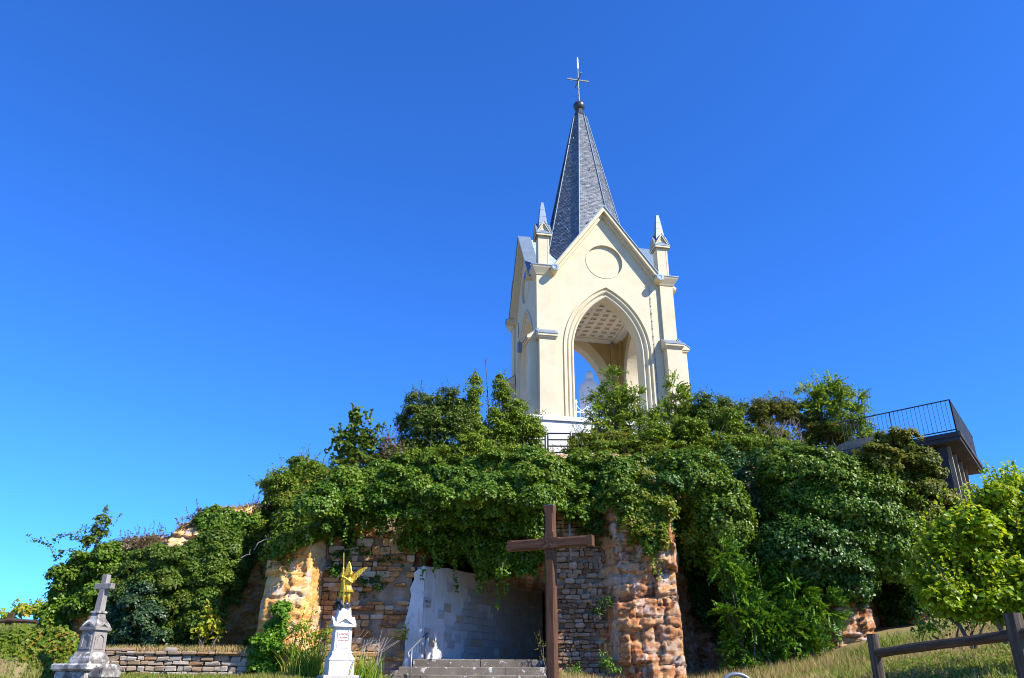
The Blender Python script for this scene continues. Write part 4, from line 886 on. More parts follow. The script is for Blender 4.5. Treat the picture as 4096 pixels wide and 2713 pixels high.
def wing(lead, trail, y0, ysl, ref):
    out = lead+trail; yy = lambda x, z: y0+ysl*math.hypot(x-ref[0], z-ref[1])
    b = MB(); n = len(out); b.prism(out, [], 0, .022)
    # raised feather vanes running from the leading edge to each scallop of the trailing edge
    m = len(trail)
    for k, t in enumerate(trail):
        f = 1-(k+.5)/m; i = f*(len(lead)-1); j = min(int(i), len(lead)-2); u = i-j
        a_ = (lead[j][0]*(1-u)+lead[j+1][0]*u, lead[j][1]*(1-u)+lead[j+1][1]*u); dx, dz = t[0]-a_[0], t[1]-a_[1]; q = math.hypot(dx, dz); nx_, nz_ = -dz/q*.011, dx/q*.011
        b.prism([(a_[0]-nx_, a_[1]-nz_), (t[0]-nx_*.7, t[1]-nz_*.7), (t[0]+nx_*.7, t[1]+nz_*.7), (a_[0]+nx_, a_[1]+nz_)], [], -.012, -.001)
    b.v = [(x, y+yy(x, z), z) for x, y, z in b.v]
    b.tube([(x, yy(x, z)-.004, z) for x, z in lead], [.024]+[.02]*(len(lead)-2)+[.006], 8)
    b.build('wing', M['gold'], ang)
wing([(.06, .82), (.085, .94), (.085, 1.08), (.055, 1.22), (.015, 1.34)], [(-.015, 1.30), (-.02, 1.25), (-.045, 1.21), (-.045, 1.15), (-.065, 1.10), (-.06, 1.04), (-.075, .98), (-.06, .92), (-.05, .86), (-.01, .80)], .07, .12, (.06, .82))
wing([(.12, .84), (.19, .97), (.29, 1.07), (.40, 1.14), (.51, 1.19)], [(.48, 1.13), (.44, 1.11), (.43, 1.05), (.385, 1.03), (.37, .97), (.32, .95), (.31, .89), (.26, .87), (.25, .81), (.20, .79), (.19, .73), (.13, .70)], .06, .10, (.12, .84))
b = MB()
b.frustum([(0, .17, .17), (.05, .16, .16), (.09, .12, .12)])
b.tube([(-.19, -.02, .03), (-.24, -.06, .12), (-.18, -.10, .20), (-.08, -.12, .16), (-.06, -.14, .06), (-.12, -.17, -.03), (-.07, -.19, -.06)], [.04, .05, .055, .06, .05, .045, .03], 10)
b.tube([(-.05, -.02, .08), (.06, -.06, .10), (.13, -.04, .08), (.16, .02, .04)], [.07, .07, .05, .02], 10)
b.tube([(-.10, .05, .05), (-.13, .06, .18), (-.11, .05, .30)], [.05, .035, .008], 8)
b.tube([(.11, .0, .06), (.13, -.02, .15), (.11, -.01, .2)], [.04, .03, .008], 8)
b.tube([(-.06, -.15, .05), (-.02, -.22, .02), (.0, -.26, .0)], [.05, .04, .022], 8)
b.tube([(-.15, -.05, .12), (-.2, .02, .2), (-.15, .05, .26)], [.04, .03, .01], 8)
link('dragon', remesh(b, .012, 1, 'dragon'), M['bronze'], ang)
# ------------------------------------------------------------------ stone cross monument
mo = empty('stone_cross_monument', (-11.0, 22.0, 1.6), math.radians(-19), label='lichen covered grey stone cross on a gabled pedestal', cat='monument'); mo.scale = (.93, .93, 1)
MB().box((-.58, -.52, -.8), (.46, .52, .36), bev=.03).build('footing', M['lichen2'], mo)
MB().frustum([(.363, .58, .56, -.06, 0), (.40, .63, .60, -.06, 0), (.50, .63, .60, -.06, 0), (.535, .59, .57, -.06, 0)]).build('base_slab', M['lichen2'], mo)
MB().box((.49, -.38, .20), (.92, .30, .45), bev=.03).build('side_block', M['lichen2'], mo)
MB().frustum([(.538, .36, .36), (.68, .35, .35), (.72, .325, .325), (.77, .30, .30), (.82, .255, .255)]).build('plinth', M['lichen2'], mo)
MB().frustum([(.823, .25, .25), (1.38, .225, .225)]).build('die', M['lichen'], mo)
for q in range(4):
    R2 = rotz(q)
    for sgn in (-1, 1):
        MB().prism([(sgn*x, z) for x, z in [(.29, 1.36), (.295, 1.42), (.16, 1.48), (0, 1.57), (0, 1.51), (.15, 1.43)]], [], -.29, 0, R2).build('gable_cornice', M['lichen'], mo)
        MB().prism([(sgn*x, z) for x, z in [(.235, 1.32), (.235, 1.375), (.0, 1.51), (0, 1.45)]], [], -.245, 0, R2).build('gable_bed', M['lichen'], mo)
    fr = [(-.185, .89), (.185, .89), (.18, 1.19), (.08, 1.26), (0, 1.31), (-.08, 1.26), (-.18, 1.19)]
    ho = [(-.125, .94), (.125, .94), (.12, 1.17), (.055, 1.22), (0, 1.25), (-.055, 1.22), (-.12, 1.17)]
    MB().prism(fr, [ho[::-1]], -.262, -.22, R2).build('niche_frame', M['lichen'], mo)
MB().frustum([(1.38, .265, .265), (1.46, .265, .265), (1.54, .225, .225), (1.62, .165, .165), (1.74, .125, .125), (1.77, .12, .12)]).build('cap', M['lichen2'], mo)
MB().frustum([(1.772, .125, .125), (1.79, .155, .155), (1.825, .155, .155), (1.84, .125, .125)]).build('collar', M['lichen2'], mo)
MB().frustum([(1.84, .105, .095), (2.40, .085, .078)]).build('shaft', M['lichen'], mo)
MB().box((-.085, -.078, 2.40), (.085, .078, 2.78), bev=.01).build('cross_head', M['lichen'], mo)
MB().box((-.30, -.081, 2.40), (.30, .081, 2.55), bev=.012).build('cross_arm', M['lichen'], mo)

# ------------------------------------------------------------------ vegetation
def nrmz(a): return a/np.maximum(np.linalg.norm(a, axis=-1, keepdims=True), 1e-9)
def leafmesh(name, P, Nn, S, aspect=.85, D=None, fold=.18, rn=None):
    n = len(P); Nn = nrmz(Nn)
    if D is None: D = RNG.normal(size=(n, 3)); D[:, 2] -= .5
    D = nrmz(D-(D*Nn).sum(1, keepdims=True)*Nn); B = np.cross(Nn, D); S = np.asarray(S)[:, None]
    w_ = S*aspect*.5; Lf = S
    v0 = P-D*Lf*.45; v3 = P+D*Lf*.55-Nn*Lf*.10; mid = P-D*Lf*.06
    v1 = mid+B*w_+Nn*S*fold; v2 = mid-B*w_+Nn*S*fold
    V = np.stack([v0, v1, v3, v2], 1).reshape(-1, 3); k = np.arange(n)[:, None]*4
    Fc = np.concatenate([k+np.array([[0, 1, 2]]), k+np.array([[0, 2, 3]])], 1).reshape(-1, 3)
    me = npmesh(name, V, Fc); a = me.attributes.new('rnd', 'FLOAT', 'FACE')
    rn = RNG.random(n) if rn is None else rn
    a.data.foreach_set('value', np.repeat(rn, 2).astype(np.float32)); return me
def clumps(C, Rr, per, size, up=.55, flat=.75, shell=.55):
    # leaves on and in ellipsoidal tufts; C (n,3), Rr (n,)
    C = np.asarray(C); Rr = np.asarray(Rr); idx = np.repeat(np.arange(len(C)), per); n = len(idx)
    d = nrmz(RNG.normal(size=(n, 3))); d[:, 2] = np.where(d[:, 2] < -.35, -d[:, 2]*.6, d[:, 2])
    rad = Rr[idx]*(shell+(1-shell)*RNG.random(n)**.6)
    P = C[idx]+d*rad[:, None]*np.array([1, 1, flat]); Nn = d*.75+np.array([0, -.12, up])+RNG.normal(size=(n, 3))*.38
    S = size*RNG.uniform(.65, 1.3, n)
    return P, Nn, S, idx
def inpoly(poly, n):
    poly = np.array(poly, float); lo, hi = poly.min(0), poly.max(0); out = np.zeros((0, 2))
    while len(out) < n:
        q = RNG.uniform(lo, hi, (n*2, 2)); x, y = q.T; ins = np.zeros(len(q), bool); j = len(poly)-1
        for i in range(len(poly)):
            xi, yi = poly[i]; xj, yj = poly[j]
            c = ((yi > y) != (yj > y)) & (x < (xj-xi)*(y-yi)/(yj-yi+1e-12)+xi); ins ^= c; j = i
        out = np.concatenate([out, q[ins]])
    return out[:n]
def tier(T, amp=.52, per=.95):
    # overlapping skirts: each tier swells outwards towards its lower edge, then steps back in
    ph = T[:, 2]/per+1.7*fbm(np.stack([T[:, 0]*.55, T[:, 2]*.3, T[:, 1]*.3], -1), 2, 88)+.25*T[:, 0]; fr = 1-(ph-np.floor(ph))
    return np.stack([T[:, 0]*0+.12*amp*fr, -amp*(fr-.4), -.10*fr], -1)
def dome(name, label, blobs, mat, size=.10, dens=1200, rs=0, kind='stuff'):
    # big ivy mounds: leaf tufts over lobed half-ellipsoids (u, v, half-width, half-height, depth y, half-depth)
    P_, N_, S_, R_ = [], [], [], []; tl = 14
    for bi, (u, v, hu, hv, y, ry) in enumerate(blobs):
        c = at(u, v, y); k = mpp(c); r = np.array([hu*k, ry, hv*k]); area = math.pi*(r[0]*r[2]+.5*r[1]*(r[0]+r[2])); nt_ = int(area*dens/tl)
        d = nrmz(RNG.normal(size=(nt_*3, 3))); d = d[(d[:, 1] < .35) & (d[:, 2] > -.92)][:nt_]; nt_ = len(d)
        q = d*2.4+bi*5.3; lob, ed = cells(np.stack([np.arctan2(d[:, 0], -d[:, 1])*2.2, d[:, 2]*3.0], -1)+bi*7, 30+rs)
        lum = 1+.16*(lob-.5)-.10*np.exp(-(ed/.10)**2)+.16*fbm(q, 3, rs)
        T = c+d*r*(lum*RNG.uniform(.90, 1.02, nt_))[:, None]; T = T+tier(T, .46, .9)
        li = np.repeat(np.arange(nt_), tl); nl = len(li); ld = nrmz(RNG.normal(size=(nl, 3))); tr = size*RNG.uniform(.7, 2.0, nt_)
        P_.append(T[li]+ld*tr[li][:, None]*(RNG.random(nl)**.5)[:, None]); N_.append((d/r*r.mean())[li]*.6+ld*.4+np.array([0, 0, .35])+RNG.normal(size=(nl, 3))*.3)
        S_.append(size*RNG.uniform(.6, 1.25, nl)); R_.append(np.clip(RNG.random(nl)*.6+.4*RNG.random(nt_)[li]+.25*(lob[li]-.5), 0, 1))
    return link(name, leafmesh(name, np.concatenate(P_), np.concatenate(N_), np.concatenate(S_), .9, rn=np.concatenate(R_)), LM[mat], label=label, kind=kind)
def ivy(name, label, poly, n, per, mat, size=.13, r=(.22, .5), off=(.0, .55), bulge=.35, cat='ivy', yfall=29.3, kind='stuff', aspect=.9, up=.5, group=None, rs=0, back=1., lean=0., strands=0, tamp=.52):
    # mounded tufts: big mounds spaced over the patch, each built of small leaf tufts, with a thin layer of leaves on the rock between them
    cand = inpoly(poly, 900); y, miss = cliffhit(cand[:, 0], cand[:, 1], yfall); P0 = at(cand[:, 0], cand[:, 1], y)
    R0 = 1.35*(r[0]+r[1])/2; keep = []
    for i in range(len(P0)):
        rad = R0*(.6+.8*((i*37) % 100)/100)
        if all((P0[i, 0]-P0[j, 0])**2+((P0[i, 2]-P0[j, 2])*1.25)**2 > (.70*(rad+rj))**2 for j, rj in keep): keep.append((i, rad))
    mi = np.array([k[0] for k in keep]); mr = np.array([k[1] for k in keep]); C = P0[mi]; nm = len(mi)
    dirv = -nrmz(C-EYE); out = RNG.uniform(off[0], off[1], nm)+np.clip(bulge*1.6*(fbm(np.stack([C[:, 0]*.6, C[:, 2]*.6, C[:, 0]*0+3], -1), 2, 50+rs)+.1), -.1, 1.2)
    zn = (C[:, 2]-C[:, 2].min())/max(np.ptp(C[:, 2]), .1); out = np.maximum(out+lean*(sm(.12, .62, zn)*(1-.35*sm(.7, 1., zn))-.3), .12)
    C = C+dirv*out[:, None]
    size *= .80; tot = int(n*per*1.55); tl = 15; nt_ = np.maximum(6, (tot/tl*.8*mr**2/(mr**2).sum())).astype(int)
    ti = np.repeat(np.arange(nm), nt_); d = nrmz(RNG.normal(size=(len(ti), 3))+np.array([0, -.55, .35])); d[:, 2] = np.where(d[:, 2] < -.55, -d[:, 2], d[:, 2])
    lum = 1+.22*fbm(d*2.2+ti[:, None]*3.7, 2, rs)
    T = C[ti]+d*(mr[ti]*lum*RNG.uniform(.82, 1.04, len(ti)))[:, None]*np.array([1.05, .85, .8])
    T = T+tier(T, tamp)
    li = np.repeat(np.arange(len(ti)), tl); nl = len(li); ld = nrmz(RNG.normal(size=(nl, 3))); tr = size*RNG.uniform(.7, 1.9, len(ti))
    P = T[li]+ld*tr[li][:, None]*(RNG.random(nl)**.5)[:, None]
    Nn = d[ti*0+np.arange(len(ti))][li]*.55+ld*.4+np.array([0, -.1, up])+RNG.normal(size=(nl, 3))*.33; S = size*RNG.uniform(.6, 1.25, nl)
    rn = np.clip(RNG.random(nl)*.55+.35*RNG.random(len(ti))[li]+.3*RNG.random(nm)[ti][li]-.1, 0, 1)
    nb = int(tot*.3*back); q = inpoly(poly, nb); y, miss = cliffhit(q[:, 0], q[:, 1], yfall); B = at(q[:, 0], q[:, 1], y); B = B-nrmz(B-EYE)*RNG.uniform(.08, .45, nb)[:, None]
    P = np.concatenate([P, B]); Nn = np.concatenate([Nn, RNG.normal(size=(nb, 3))*.5+np.array([0, -.8, .3])]); S = np.concatenate([S, size*RNG.uniform(.8, 1.4, nb)]); rn = np.concatenate([rn, RNG.random(nb)*.6])
    if strands:
        low = np.argsort(C[:, 2])[:max(3, nm//2)]; k = RNG.choice(low, strands); o = C[k]+np.stack([RNG.normal(size=strands)*mr[k]*.6, -mr[k]*.4, -mr[k]*.5], -1); ln = RNG.uniform(.3, 1.15, strands); m_ = 26
        t = RNG.random((strands, m_)); q = o[:, None, :]+np.stack([RNG.normal(size=(strands, 1))*.12*t+RNG.normal(size=(strands, m_))*.035, RNG.normal(size=(strands, m_))*.04, -t*ln[:, None]], -1)
        P = np.concatenate([P, q.reshape(-1, 3)]); Nn = np.concatenate([Nn, RNG.normal(size=(strands*m_, 3))*.4+np.array([.1, -.8, .35])]); S = np.concatenate([S, size*RNG.uniform(.6, 1.1, strands*m_)]); rn = np.concatenate([rn, RNG.random(strands*m_)])
    me = leafmesh(name, P, Nn, S, aspect, rn=rn)
    return link(name, me, LM[mat], None, label=label, cat=None if kind == 'stuff' else cat, kind=kind, group=group)
# curtains of ivy and creeper on the cliff
ivy('ivy_curtain', 'dense dark ivy hanging over the grotto opening', [(300, 500), (330, 482), (400, 462), (480, 458), (548, 462), (556, 500), (545, 560), (520, 575), (498, 580), (470, 573), (440, 560), (418, 545), (396, 540), (372, 528), (345, 520), (322, 515)], 900, 66, 'ivy', .13, (.22, .5), (.45, .8), .45, rs=1, lean=2.6, strands=46)
ivy('ivy_curtain', 'ivy and creeper tumbling from the cliff above the orange buttress', [(255, 510), (275, 492), (300, 470), (330, 470), (340, 490), (325, 520), (322, 540), (300, 548), (282, 556), (262, 562), (245, 548), (250, 525)], 330, 55, 'creeper', .13, (.17, .34), (.0, .18), .12, rs=2, strands=18, tamp=.25)
ivy('ivy_curtain', 'dark ivy draped over the corner beside the rubble wall', [(318, 500), (345, 490), (352, 530), (345, 556), (338, 580), (332, 560), (326, 540)], 90, 45, 'ivyblue', .12, (.15, .32), (.5, .8), .2, rs=3)
ivy('ivy_curtain', 'thin creeper clinging to the rubble stones behind the angel', [(360, 520), (392, 535), (398, 560), (385, 585), (372, 598), (362, 600), (356, 570), (350, 545)], 90, 22, 'ivyblue', .09, (.10, .2), (.42, .52), .03, back=.5, rs=4)
ivy('ivy_curtain', 'ivy covering the cliff between timber cross and reddish creeper', [(545, 462), (600, 458), (640, 462), (625, 500), (610, 505), (585, 512), (575, 522), (560, 515), (552, 490)], 270, 54, 'ivy', .12, (.18, .4), (.25, .6), .25, rs=5)
ivy('ivy_curtain', 'thin ivy strands on the rubble beside the drainpipe', [(575, 505), (600, 508), (604, 535), (590, 545), (578, 535)], 60, 26, 'ivyblue', .09, (.1, .2), (.3, .5), .05, back=.4, rs=6)
ivy('creeper_fall', 'reddish tinged creeper hanging down the face of the rock pillar', [(606, 462), (655, 452), (668, 490), (668, 530), (660, 548), (648, 556), (640, 542), (628, 530), (622, 500)], 230, 55, 'creeper', .12, (.15, .30), (.0, .2), .08, rs=7, strands=22)
ivy('ivy_mass', 'ivy sheet on the cliff behind the big ivy mounds', [(640, 460), (700, 452), (790, 452), (860, 462), (905, 500), (912, 550), (870, 575), (830, 600), (760, 600), (720, 640), (696, 615), (688, 580), (676, 548), (668, 500)], 900, 40, 'ivyblue', .135, (.24, .5), (-.1, .3), .2, rs=8)
dome('ivy_mound', 'glossy ivy mound just right of the rock pillar', [(690, 482, 34, 34, 25.6, 1.3), (716, 520, 34, 46, 25.4, 1.4), (692, 540, 20, 30, 25.7, .9), (722, 556, 20, 30, 25.6, .8), (664, 470, 18, 18, 25.8, .9)], 'ivy', .10, 1250, 1)
dome('ivy_mound', 'broad rounded ivy mound below the viewing platform', [(836, 512, 70, 62, 25.4, 1.9), (796, 474, 42, 24, 26.0, 1.3), (876, 540, 36, 42, 25.2, 1.3)], 'ivy', .10, 1250, 2)
dome('ivy_mound', 'grey green ivy mound hanging low over the orange rock foot', [(805, 552, 54, 38, 24.6, 1.3), (842, 576, 28, 26, 24.6, .9), (776, 545, 22, 24, 25.0, .9)], 'ivyblue', .10, 1250, 3)
ivy('ivy_mass', 'shaded ivy in the hollow beside the linden bush', [(868, 560), (908, 540), (930, 560), (925, 610), (900, 625), (878, 612), (872, 590)], 260, 45, 'ivyblue', .13, (.2, .4), (.1, .6), .2, rs=11)
ivy('ivy_mass', 'olive bramble tangle climbing the platform wall', [(862, 448), (882, 434), (908, 436), (928, 458), (942, 486), (952, 520), (935, 540), (915, 530), (898, 490), (878, 470)], 420, 55, 'olive', .12, (.2, .45), (.2, .9), .3, yfall=25.3, rs=12)
ivy('ivy_mass', 'ivy draped over the left end of the cliff', [(58, 572), (75, 556), (112, 550), (118, 566), (102, 590), (88, 612), (70, 625), (50, 632), (48, 605)], 380, 50, 'ivy', .14, (.2, .45), (.1, .6), .3, rs=13, yfall=28)
ivy('ivy_mass', 'ivy cap on the rock knob below the cliff top', [(200, 520), (215, 512), (240, 513), (252, 519), (240, 530), (212, 532), (204, 528)], 130, 45, 'ivy', .13, (.15, .35), (.0, .3), .15, rs=14)
ivy('shrub_bank', 'green scrub covering the low cliff behind the dry stone wall', [(112, 556), (150, 552), (190, 546), (214, 540), (218, 570), (216, 625), (208, 650), (160, 650), (118, 652), (104, 620), (112, 585)], 900, 56, 'dark', .105, (.13, .30), (.1, .8), .4, rs=15, tamp=.22)
ivy('shrub_bank', 'blue grey leaved scrub at the foot of the low cliff', [(108, 592), (140, 585), (158, 600), (160, 640), (150, 655), (118, 656), (106, 630)], 320, 52, 'blue', .115, (.15, .32), (.6, 1.1), .3, rs=16, tamp=.22)
ivy('shrub_bank', 'tangled scrub hanging above the dark recess', [(190, 540), (228, 530), (262, 534), (262, 552), (252, 568), (244, 590), (230, 600), (222, 580), (216, 556)], 300, 40, 'dark', .12, (.18, .36), (.0, .4), .2, rs=17)
ivy('creeper_fall', 'young creeper climbing the foot of the orange buttress', [(246, 650), (256, 640), (266, 636), (274, 618), (283, 606), (286, 610), (281, 630), (278, 660), (272, 672), (246, 674)], 110, 40, 'elder', .13, (.1, .26), (.1, .5), .1, rs=18)
# creeper on the low bank at far left
q = inpoly([(0, 640), (15, 632), (60, 630), (75, 640), (72, 672), (40, 680), (0, 680)], 330); y_ = 22.9+.9*(680-q[:, 1])/48
C = at(q[:, 0], q[:, 1], y_); P, Nn, S, idx = clumps(C, RNG.uniform(.12, .3, len(C)), 34, .12, .5); Nn[:, 1] -= .3
link('creeper_bank', leafmesh('creeper_bank', P, Nn, S, .85), LM['creeper'], label='creeper and bramble over the low bank behind the monument', kind='stuff')

def stems(mb, base, tips, r0=.05):
    base = Vector(base)
    for t in tips:
        t = Vector(t); m1 = base.lerp(t, .35)+Vector((random.uniform(-.15, .15), random.uniform(-.15, .15), .1)); m2 = base.lerp(t, .7)+Vector((random.uniform(-.12, .12),)*3)
        bs = base+Vector((t.x*.8+random.uniform(-.1, .1), t.y*.6+random.uniform(-.1, .1), 0)); m1 = bs.lerp(t, .35)+Vector((random.uniform(-.08, .08), 0, .05)); m2 = bs.lerp(t, .7)+Vector((random.uniform(-.08, .08), 0, .03))
        mb.tube([bs, m1, m2, t], [r0, r0*.75, r0*.5, r0*.18], 6)
def shrub(name, label, blobs, mat, size, per=50, dens=1., cat='shrub', frond=False, y=30., aspect=.6, group=None, bark='bark', shoots=1., up=.5, nstem=26):
    # blobs: (u, v, half-width, half-height) at depth y
    root_uv = max(blobs, key=lambda b: b[1]+b[3]); Pb = at(root_uv[0], root_uv[1]+root_uv[3], y); root = empty(name, Pb, 0, label=label, cat=cat, group=group)
    Ps, Ns, Ss = [], [], []; tips = []
    for (u, v, hu, hv) in blobs:
        c = at(u, v, y+random.uniform(-.25, .25)); k = mpp(c); rx, rz = hu*k, hv*k; ry = min(rx, rz, 1.2)*.9+.15
        n = max(4, int(dens*24*(rx*rz+rx*ry+rz*ry)/.5)); d = nrmz(RNG.normal(size=(n, 3)))*(RNG.random(n)**.4)[:, None]
        cc = c+d*np.array([rx, ry, rz])*.88; rr = RNG.uniform(.16, .34, n)
        tips += [tuple(x) for x in cc[:max(2, n//7)]]
        tips_only = False
        if frond:
            # pinnate sprays: twigs with paired leaflets, arching up and out
            m = n*5; i = RNG.integers(0, n, m); o = cc[i]; dv = nrmz(d[i]+RNG.normal(size=(m, 3))*.45+np.array([0, -.1, .45])); Lw = RNG.uniform(.30, .62, m)
            npair = 7; t = (np.arange(npair)+.6)/npair
            base = o[:, None, :]+dv[:, None, :]*(Lw[:, None]*t)[:, :, None]; base[:, :, 2] -= (t**2*.16)[None]
            sv = nrmz(np.cross(dv, RNG.normal(size=(m, 3))+np.array([0, 0, 1.2]))); upv = np.cross(sv, dv)
            for sg in (-1, 1):
                ld = nrmz(dv*.55+sv*sg); pp = base+ld[:, None, :]*size*.55
                Ps.append(pp.reshape(-1, 3)); Ns.append(np.repeat(upv+RNG.normal(size=(m, 3))*.25, npair, 0)); Ss.append(np.full(m*npair, size)*RNG.uniform(.7, 1.2, m*npair))
                if sg == 1: DD = []
        else:
            P, Nn, S, idx = clumps(cc, rr, per, size, up); Ps.append(P); Ns.append(Nn); Ss.append(S)
    sh = []
    for (u, v, hu, hv) in blobs:                 # upright shoots break the outline
        c = at(u, v, y); k = mpp(c); m = max(3, int((hu+hv)*.45*shoots)); a = RNG.uniform(-1.25, 1.25, m); o = c+np.stack([np.sin(a)*hu*k*.85, RNG.normal(size=m)*.25, np.cos(a)*hv*k*.8], -1)
        dv = nrmz(np.stack([np.sin(a)*.75+RNG.normal(size=m)*.25, RNG.normal(size=m)*.3-.1, np.cos(a)*.6+.75], -1)); ln = RNG.uniform(.18, .62, m)*min(1., (hu+hv)/18); q = 12; t = (np.arange(q)+.5)/q
        pp = o[:, None, :]+dv[:, None, :]*(ln[:, None]*t)[:, :, None]; pp += RNG.normal(size=pp.shape)*size*.42*(1.15-t)[None, :, None]
        Ps.append(pp.reshape(-1, 3)); Ns.append(RNG.normal(size=(m*q, 3))*.5+np.array([.1, -.3, .6])); Ss.append(size*RNG.uniform(.5, 1.05, m*q)); sh += [(o[i], o[i]+dv[i]*ln[i]) for i in range(m)]
    P = np.concatenate(Ps)-Pb; Nn = np.concatenate(Ns); S = np.concatenate(Ss)
    link('crown', leafmesh('crown', P, Nn, S, aspect), LM[mat], root)
    mb = MB(); random.shuffle(tips); stems(mb, (0, 0, -.2), [tuple(np.array(t)-Pb) for t in tips[:nstem]], min(.02+.003*len(blobs), .04)); [mb.tube([tuple(a_-Pb-(b_-a_)*.6), tuple(b_-Pb)], [.008, .003], 4) for a_, b_ in sh[::2]]; mb.build('stems', M[bark], root, kind='stuff')
    return root
# cliff top, from left to right
shrub('maple_sapling', 'thin maple sapling standing alone on the skyline', [(357, 424, 6, 13), (343, 446, 10, 14), (370, 440, 8, 14), (366, 456, 12, 14), (350, 466, 20, 14), (356, 446, 8, 12)], 'dark', .21, 9, .42, 'sapling', y=29.6, aspect=.95)
shrub('brown_shrub', 'purplish brown half withered shrub beside the maple sapling', [(388, 445, 8, 12), (395, 460, 12, 12), (383, 464, 8, 10)], 'brown', .13, 26, .5, y=29.8)
shrub('round_shrub', 'large dark green rounded shrub left of the tower', [(418, 408, 16, 16), (448, 406, 20, 18), (432, 430, 28, 22), (460, 430, 18, 22), (410, 446, 14, 16), (440, 452, 26, 12), (404, 424, 8, 12)], 'dark', .10, 60, .85, y=30.6)
shrub('tall_shrub', 'upright yellow green shrub with spiky top left of the tower', [(477, 380, 4, 9), (474, 396, 7, 12), (472, 414, 10, 16), (478, 434, 16, 16), (484, 450, 18, 12)], 'thicket', .10, 56, .9, y=31.0)
shrub('feathery_shrub', 'light green feathery shrub against the left corner of the tower', [(500, 384, 5, 9), (503, 400, 9, 14), (514, 414, 14, 14), (524, 430, 18, 16), (508, 440, 22, 16), (536, 436, 9, 14), (498, 420, 10, 16), (528, 450, 18, 8), (532, 424, 8, 10)], 'thicket', .10, 56, .9, y=31.2)
shrub('ash_tree', 'feathery pale green young tree growing before the tower arch', [(613, 384, 6, 13), (600, 398, 8, 10), (624, 402, 13, 13), (636, 396, 5, 8), (610, 424, 22, 18), (634, 428, 12, 18), (597, 414, 8, 10), (614, 408, 12, 16)], 'ash', .15, 40, .32, 'tree', True, y=32.0, aspect=.42)
shrub('low_shrub', 'olive green shrub below the tower arch', [(590, 444, 24, 13), (622, 446, 24, 13), (650, 446, 18, 13), (572, 454, 10, 8), (604, 458, 34, 8), (545, 459, 16, 4)], 'creeper', .10, 60, .9, y=31.0)
shrub('willow_shrub', 'willowy pale shrub at the right corner of the tower', [(674, 388, 5, 11), (678, 402, 10, 12), (690, 408, 7, 14), (668, 418, 14, 16), (690, 424, 14, 14), (655, 428, 14, 16)], 'ash', .145, 40, .36, y=31.8, frond=True, aspect=.4)
shrub('grey_shrub', 'grey green bushy shrub right of the tower', [(703, 420, 14, 16), (724, 424, 18, 16), (664, 440, 24, 14), (700, 442, 26, 14), (742, 436, 16, 16), (680, 456, 34, 8), (730, 454, 24, 8), (706, 404, 9, 11), (722, 408, 10, 11), (738, 412, 12, 12)], 'dark', .095, 62, .95, y=31.2)
shrub('thorn_shrub', 'yellowish thorny shrub with bare grey twigs in its middle', [(758, 410, 10, 12), (774, 408, 9, 11), (762, 418, 12, 14), (788, 414, 16, 16), (812, 430, 18, 16), (768, 438, 24, 14), (838, 436, 18, 14), (800, 448, 34, 9), (852, 450, 18, 10)], 'olive', .09, 54, 1.25, y=31.0, bark='drytwig')
shrub('ash_tree', 'young feathery ash tree rising near the platform railing', [(808, 396, 9, 10), (822, 392, 10, 13), (833, 390, 6, 12), (840, 406, 9, 16), (822, 412, 18, 16), (832, 424, 18, 12)], 'ash', .145, 40, .4, 'tree', True, y=31.0, aspect=.4)
shrub('ash_sapling', 'slim pale ash sapling touching the platform railing', [(857, 400, 6, 11), (854, 416, 9, 14), (858, 434, 13, 16), (868, 446, 12, 8)], 'ash', .125, 40, .5, 'sapling', True, y=29.5, aspect=.4)
shrub('edge_shrub', 'green shrub on the cliff shoulder above the orange buttress', [(286, 480, 20, 11), (300, 468, 14, 12), (316, 474, 16, 14), (275, 492, 14, 10), (322, 484, 18, 10), (268, 486, 9, 6)], 'thicket', .10, 56, .85, y=29.4)
shrub('cliff_thicket', 'mixed bright green thicket along the cliff edge left of the guard rail', [(398, 458, 22, 10), (425, 458, 24, 12), (455, 456, 24, 12), (486, 456, 24, 11), (516, 456, 22, 10), (538, 458, 14, 7), (470, 444, 16, 12), (376, 470, 18, 10), (388, 462, 14, 10)], 'thicket', .10, 56, .85, 'thicket', y=30.0)
shrub('cliff_thicket', 'mixed olive thicket along the cliff edge right of the guard rail', [(580, 456, 18, 9), (606, 452, 24, 12), (640, 450, 24, 13), (676, 448, 26, 14), (712, 446, 26, 15), (748, 446, 24, 14), (782, 450, 24, 12), (690, 430, 20, 14), (730, 422, 16, 14), (655, 436, 18, 14)], 'thicket', .10, 56, .8, 'thicket', y=30.2)
shrub('elder_bush', 'bright green elder bush at the foot of the ivy mounds', [(735, 576, 14, 16), (762, 592, 22, 20), (792, 588, 18, 18), (775, 622, 36, 22), (752, 648, 30, 20), (800, 645, 30, 20), (820, 610, 18, 16), (775, 668, 34, 10), (724, 556, 7, 12), (742, 612, 20, 20)], 'elder', .155, 44, .55, 'bush', True, y=24.0, aspect=.34)
shrub('linden_bush', 'large yellow green linden bush at the right edge', [(994, 495, 11.4, 10), (1009, 514, 24.7, 20), (971, 530, 24.7, 20), (1017, 546, 28.5, 26), (951, 554, 22.8, 20), (984, 573, 41.8, 22), (1039, 583, 28.5, 24), (939, 543, 13.3, 14), (1015, 486, 5.7, 10), (1054, 533, 26.6, 42), (984, 518, 13.3, 14), (959, 588, 22.8, 14), (1009, 594, 34.2, 14), (929, 578, 9.5, 12), (1029, 558, 22.8, 30), (994, 600, 38.0, 14), (944, 598, 17.1, 14), (1039, 610, 28.5, 14), (969, 610, 24.7, 12), (1009, 618, 24.7, 10), (1054, 620, 22.8, 12)], 'lime', .095, 54, 1.5, 'bush', y=14.0, aspect=.85, up=.75, nstem=5)
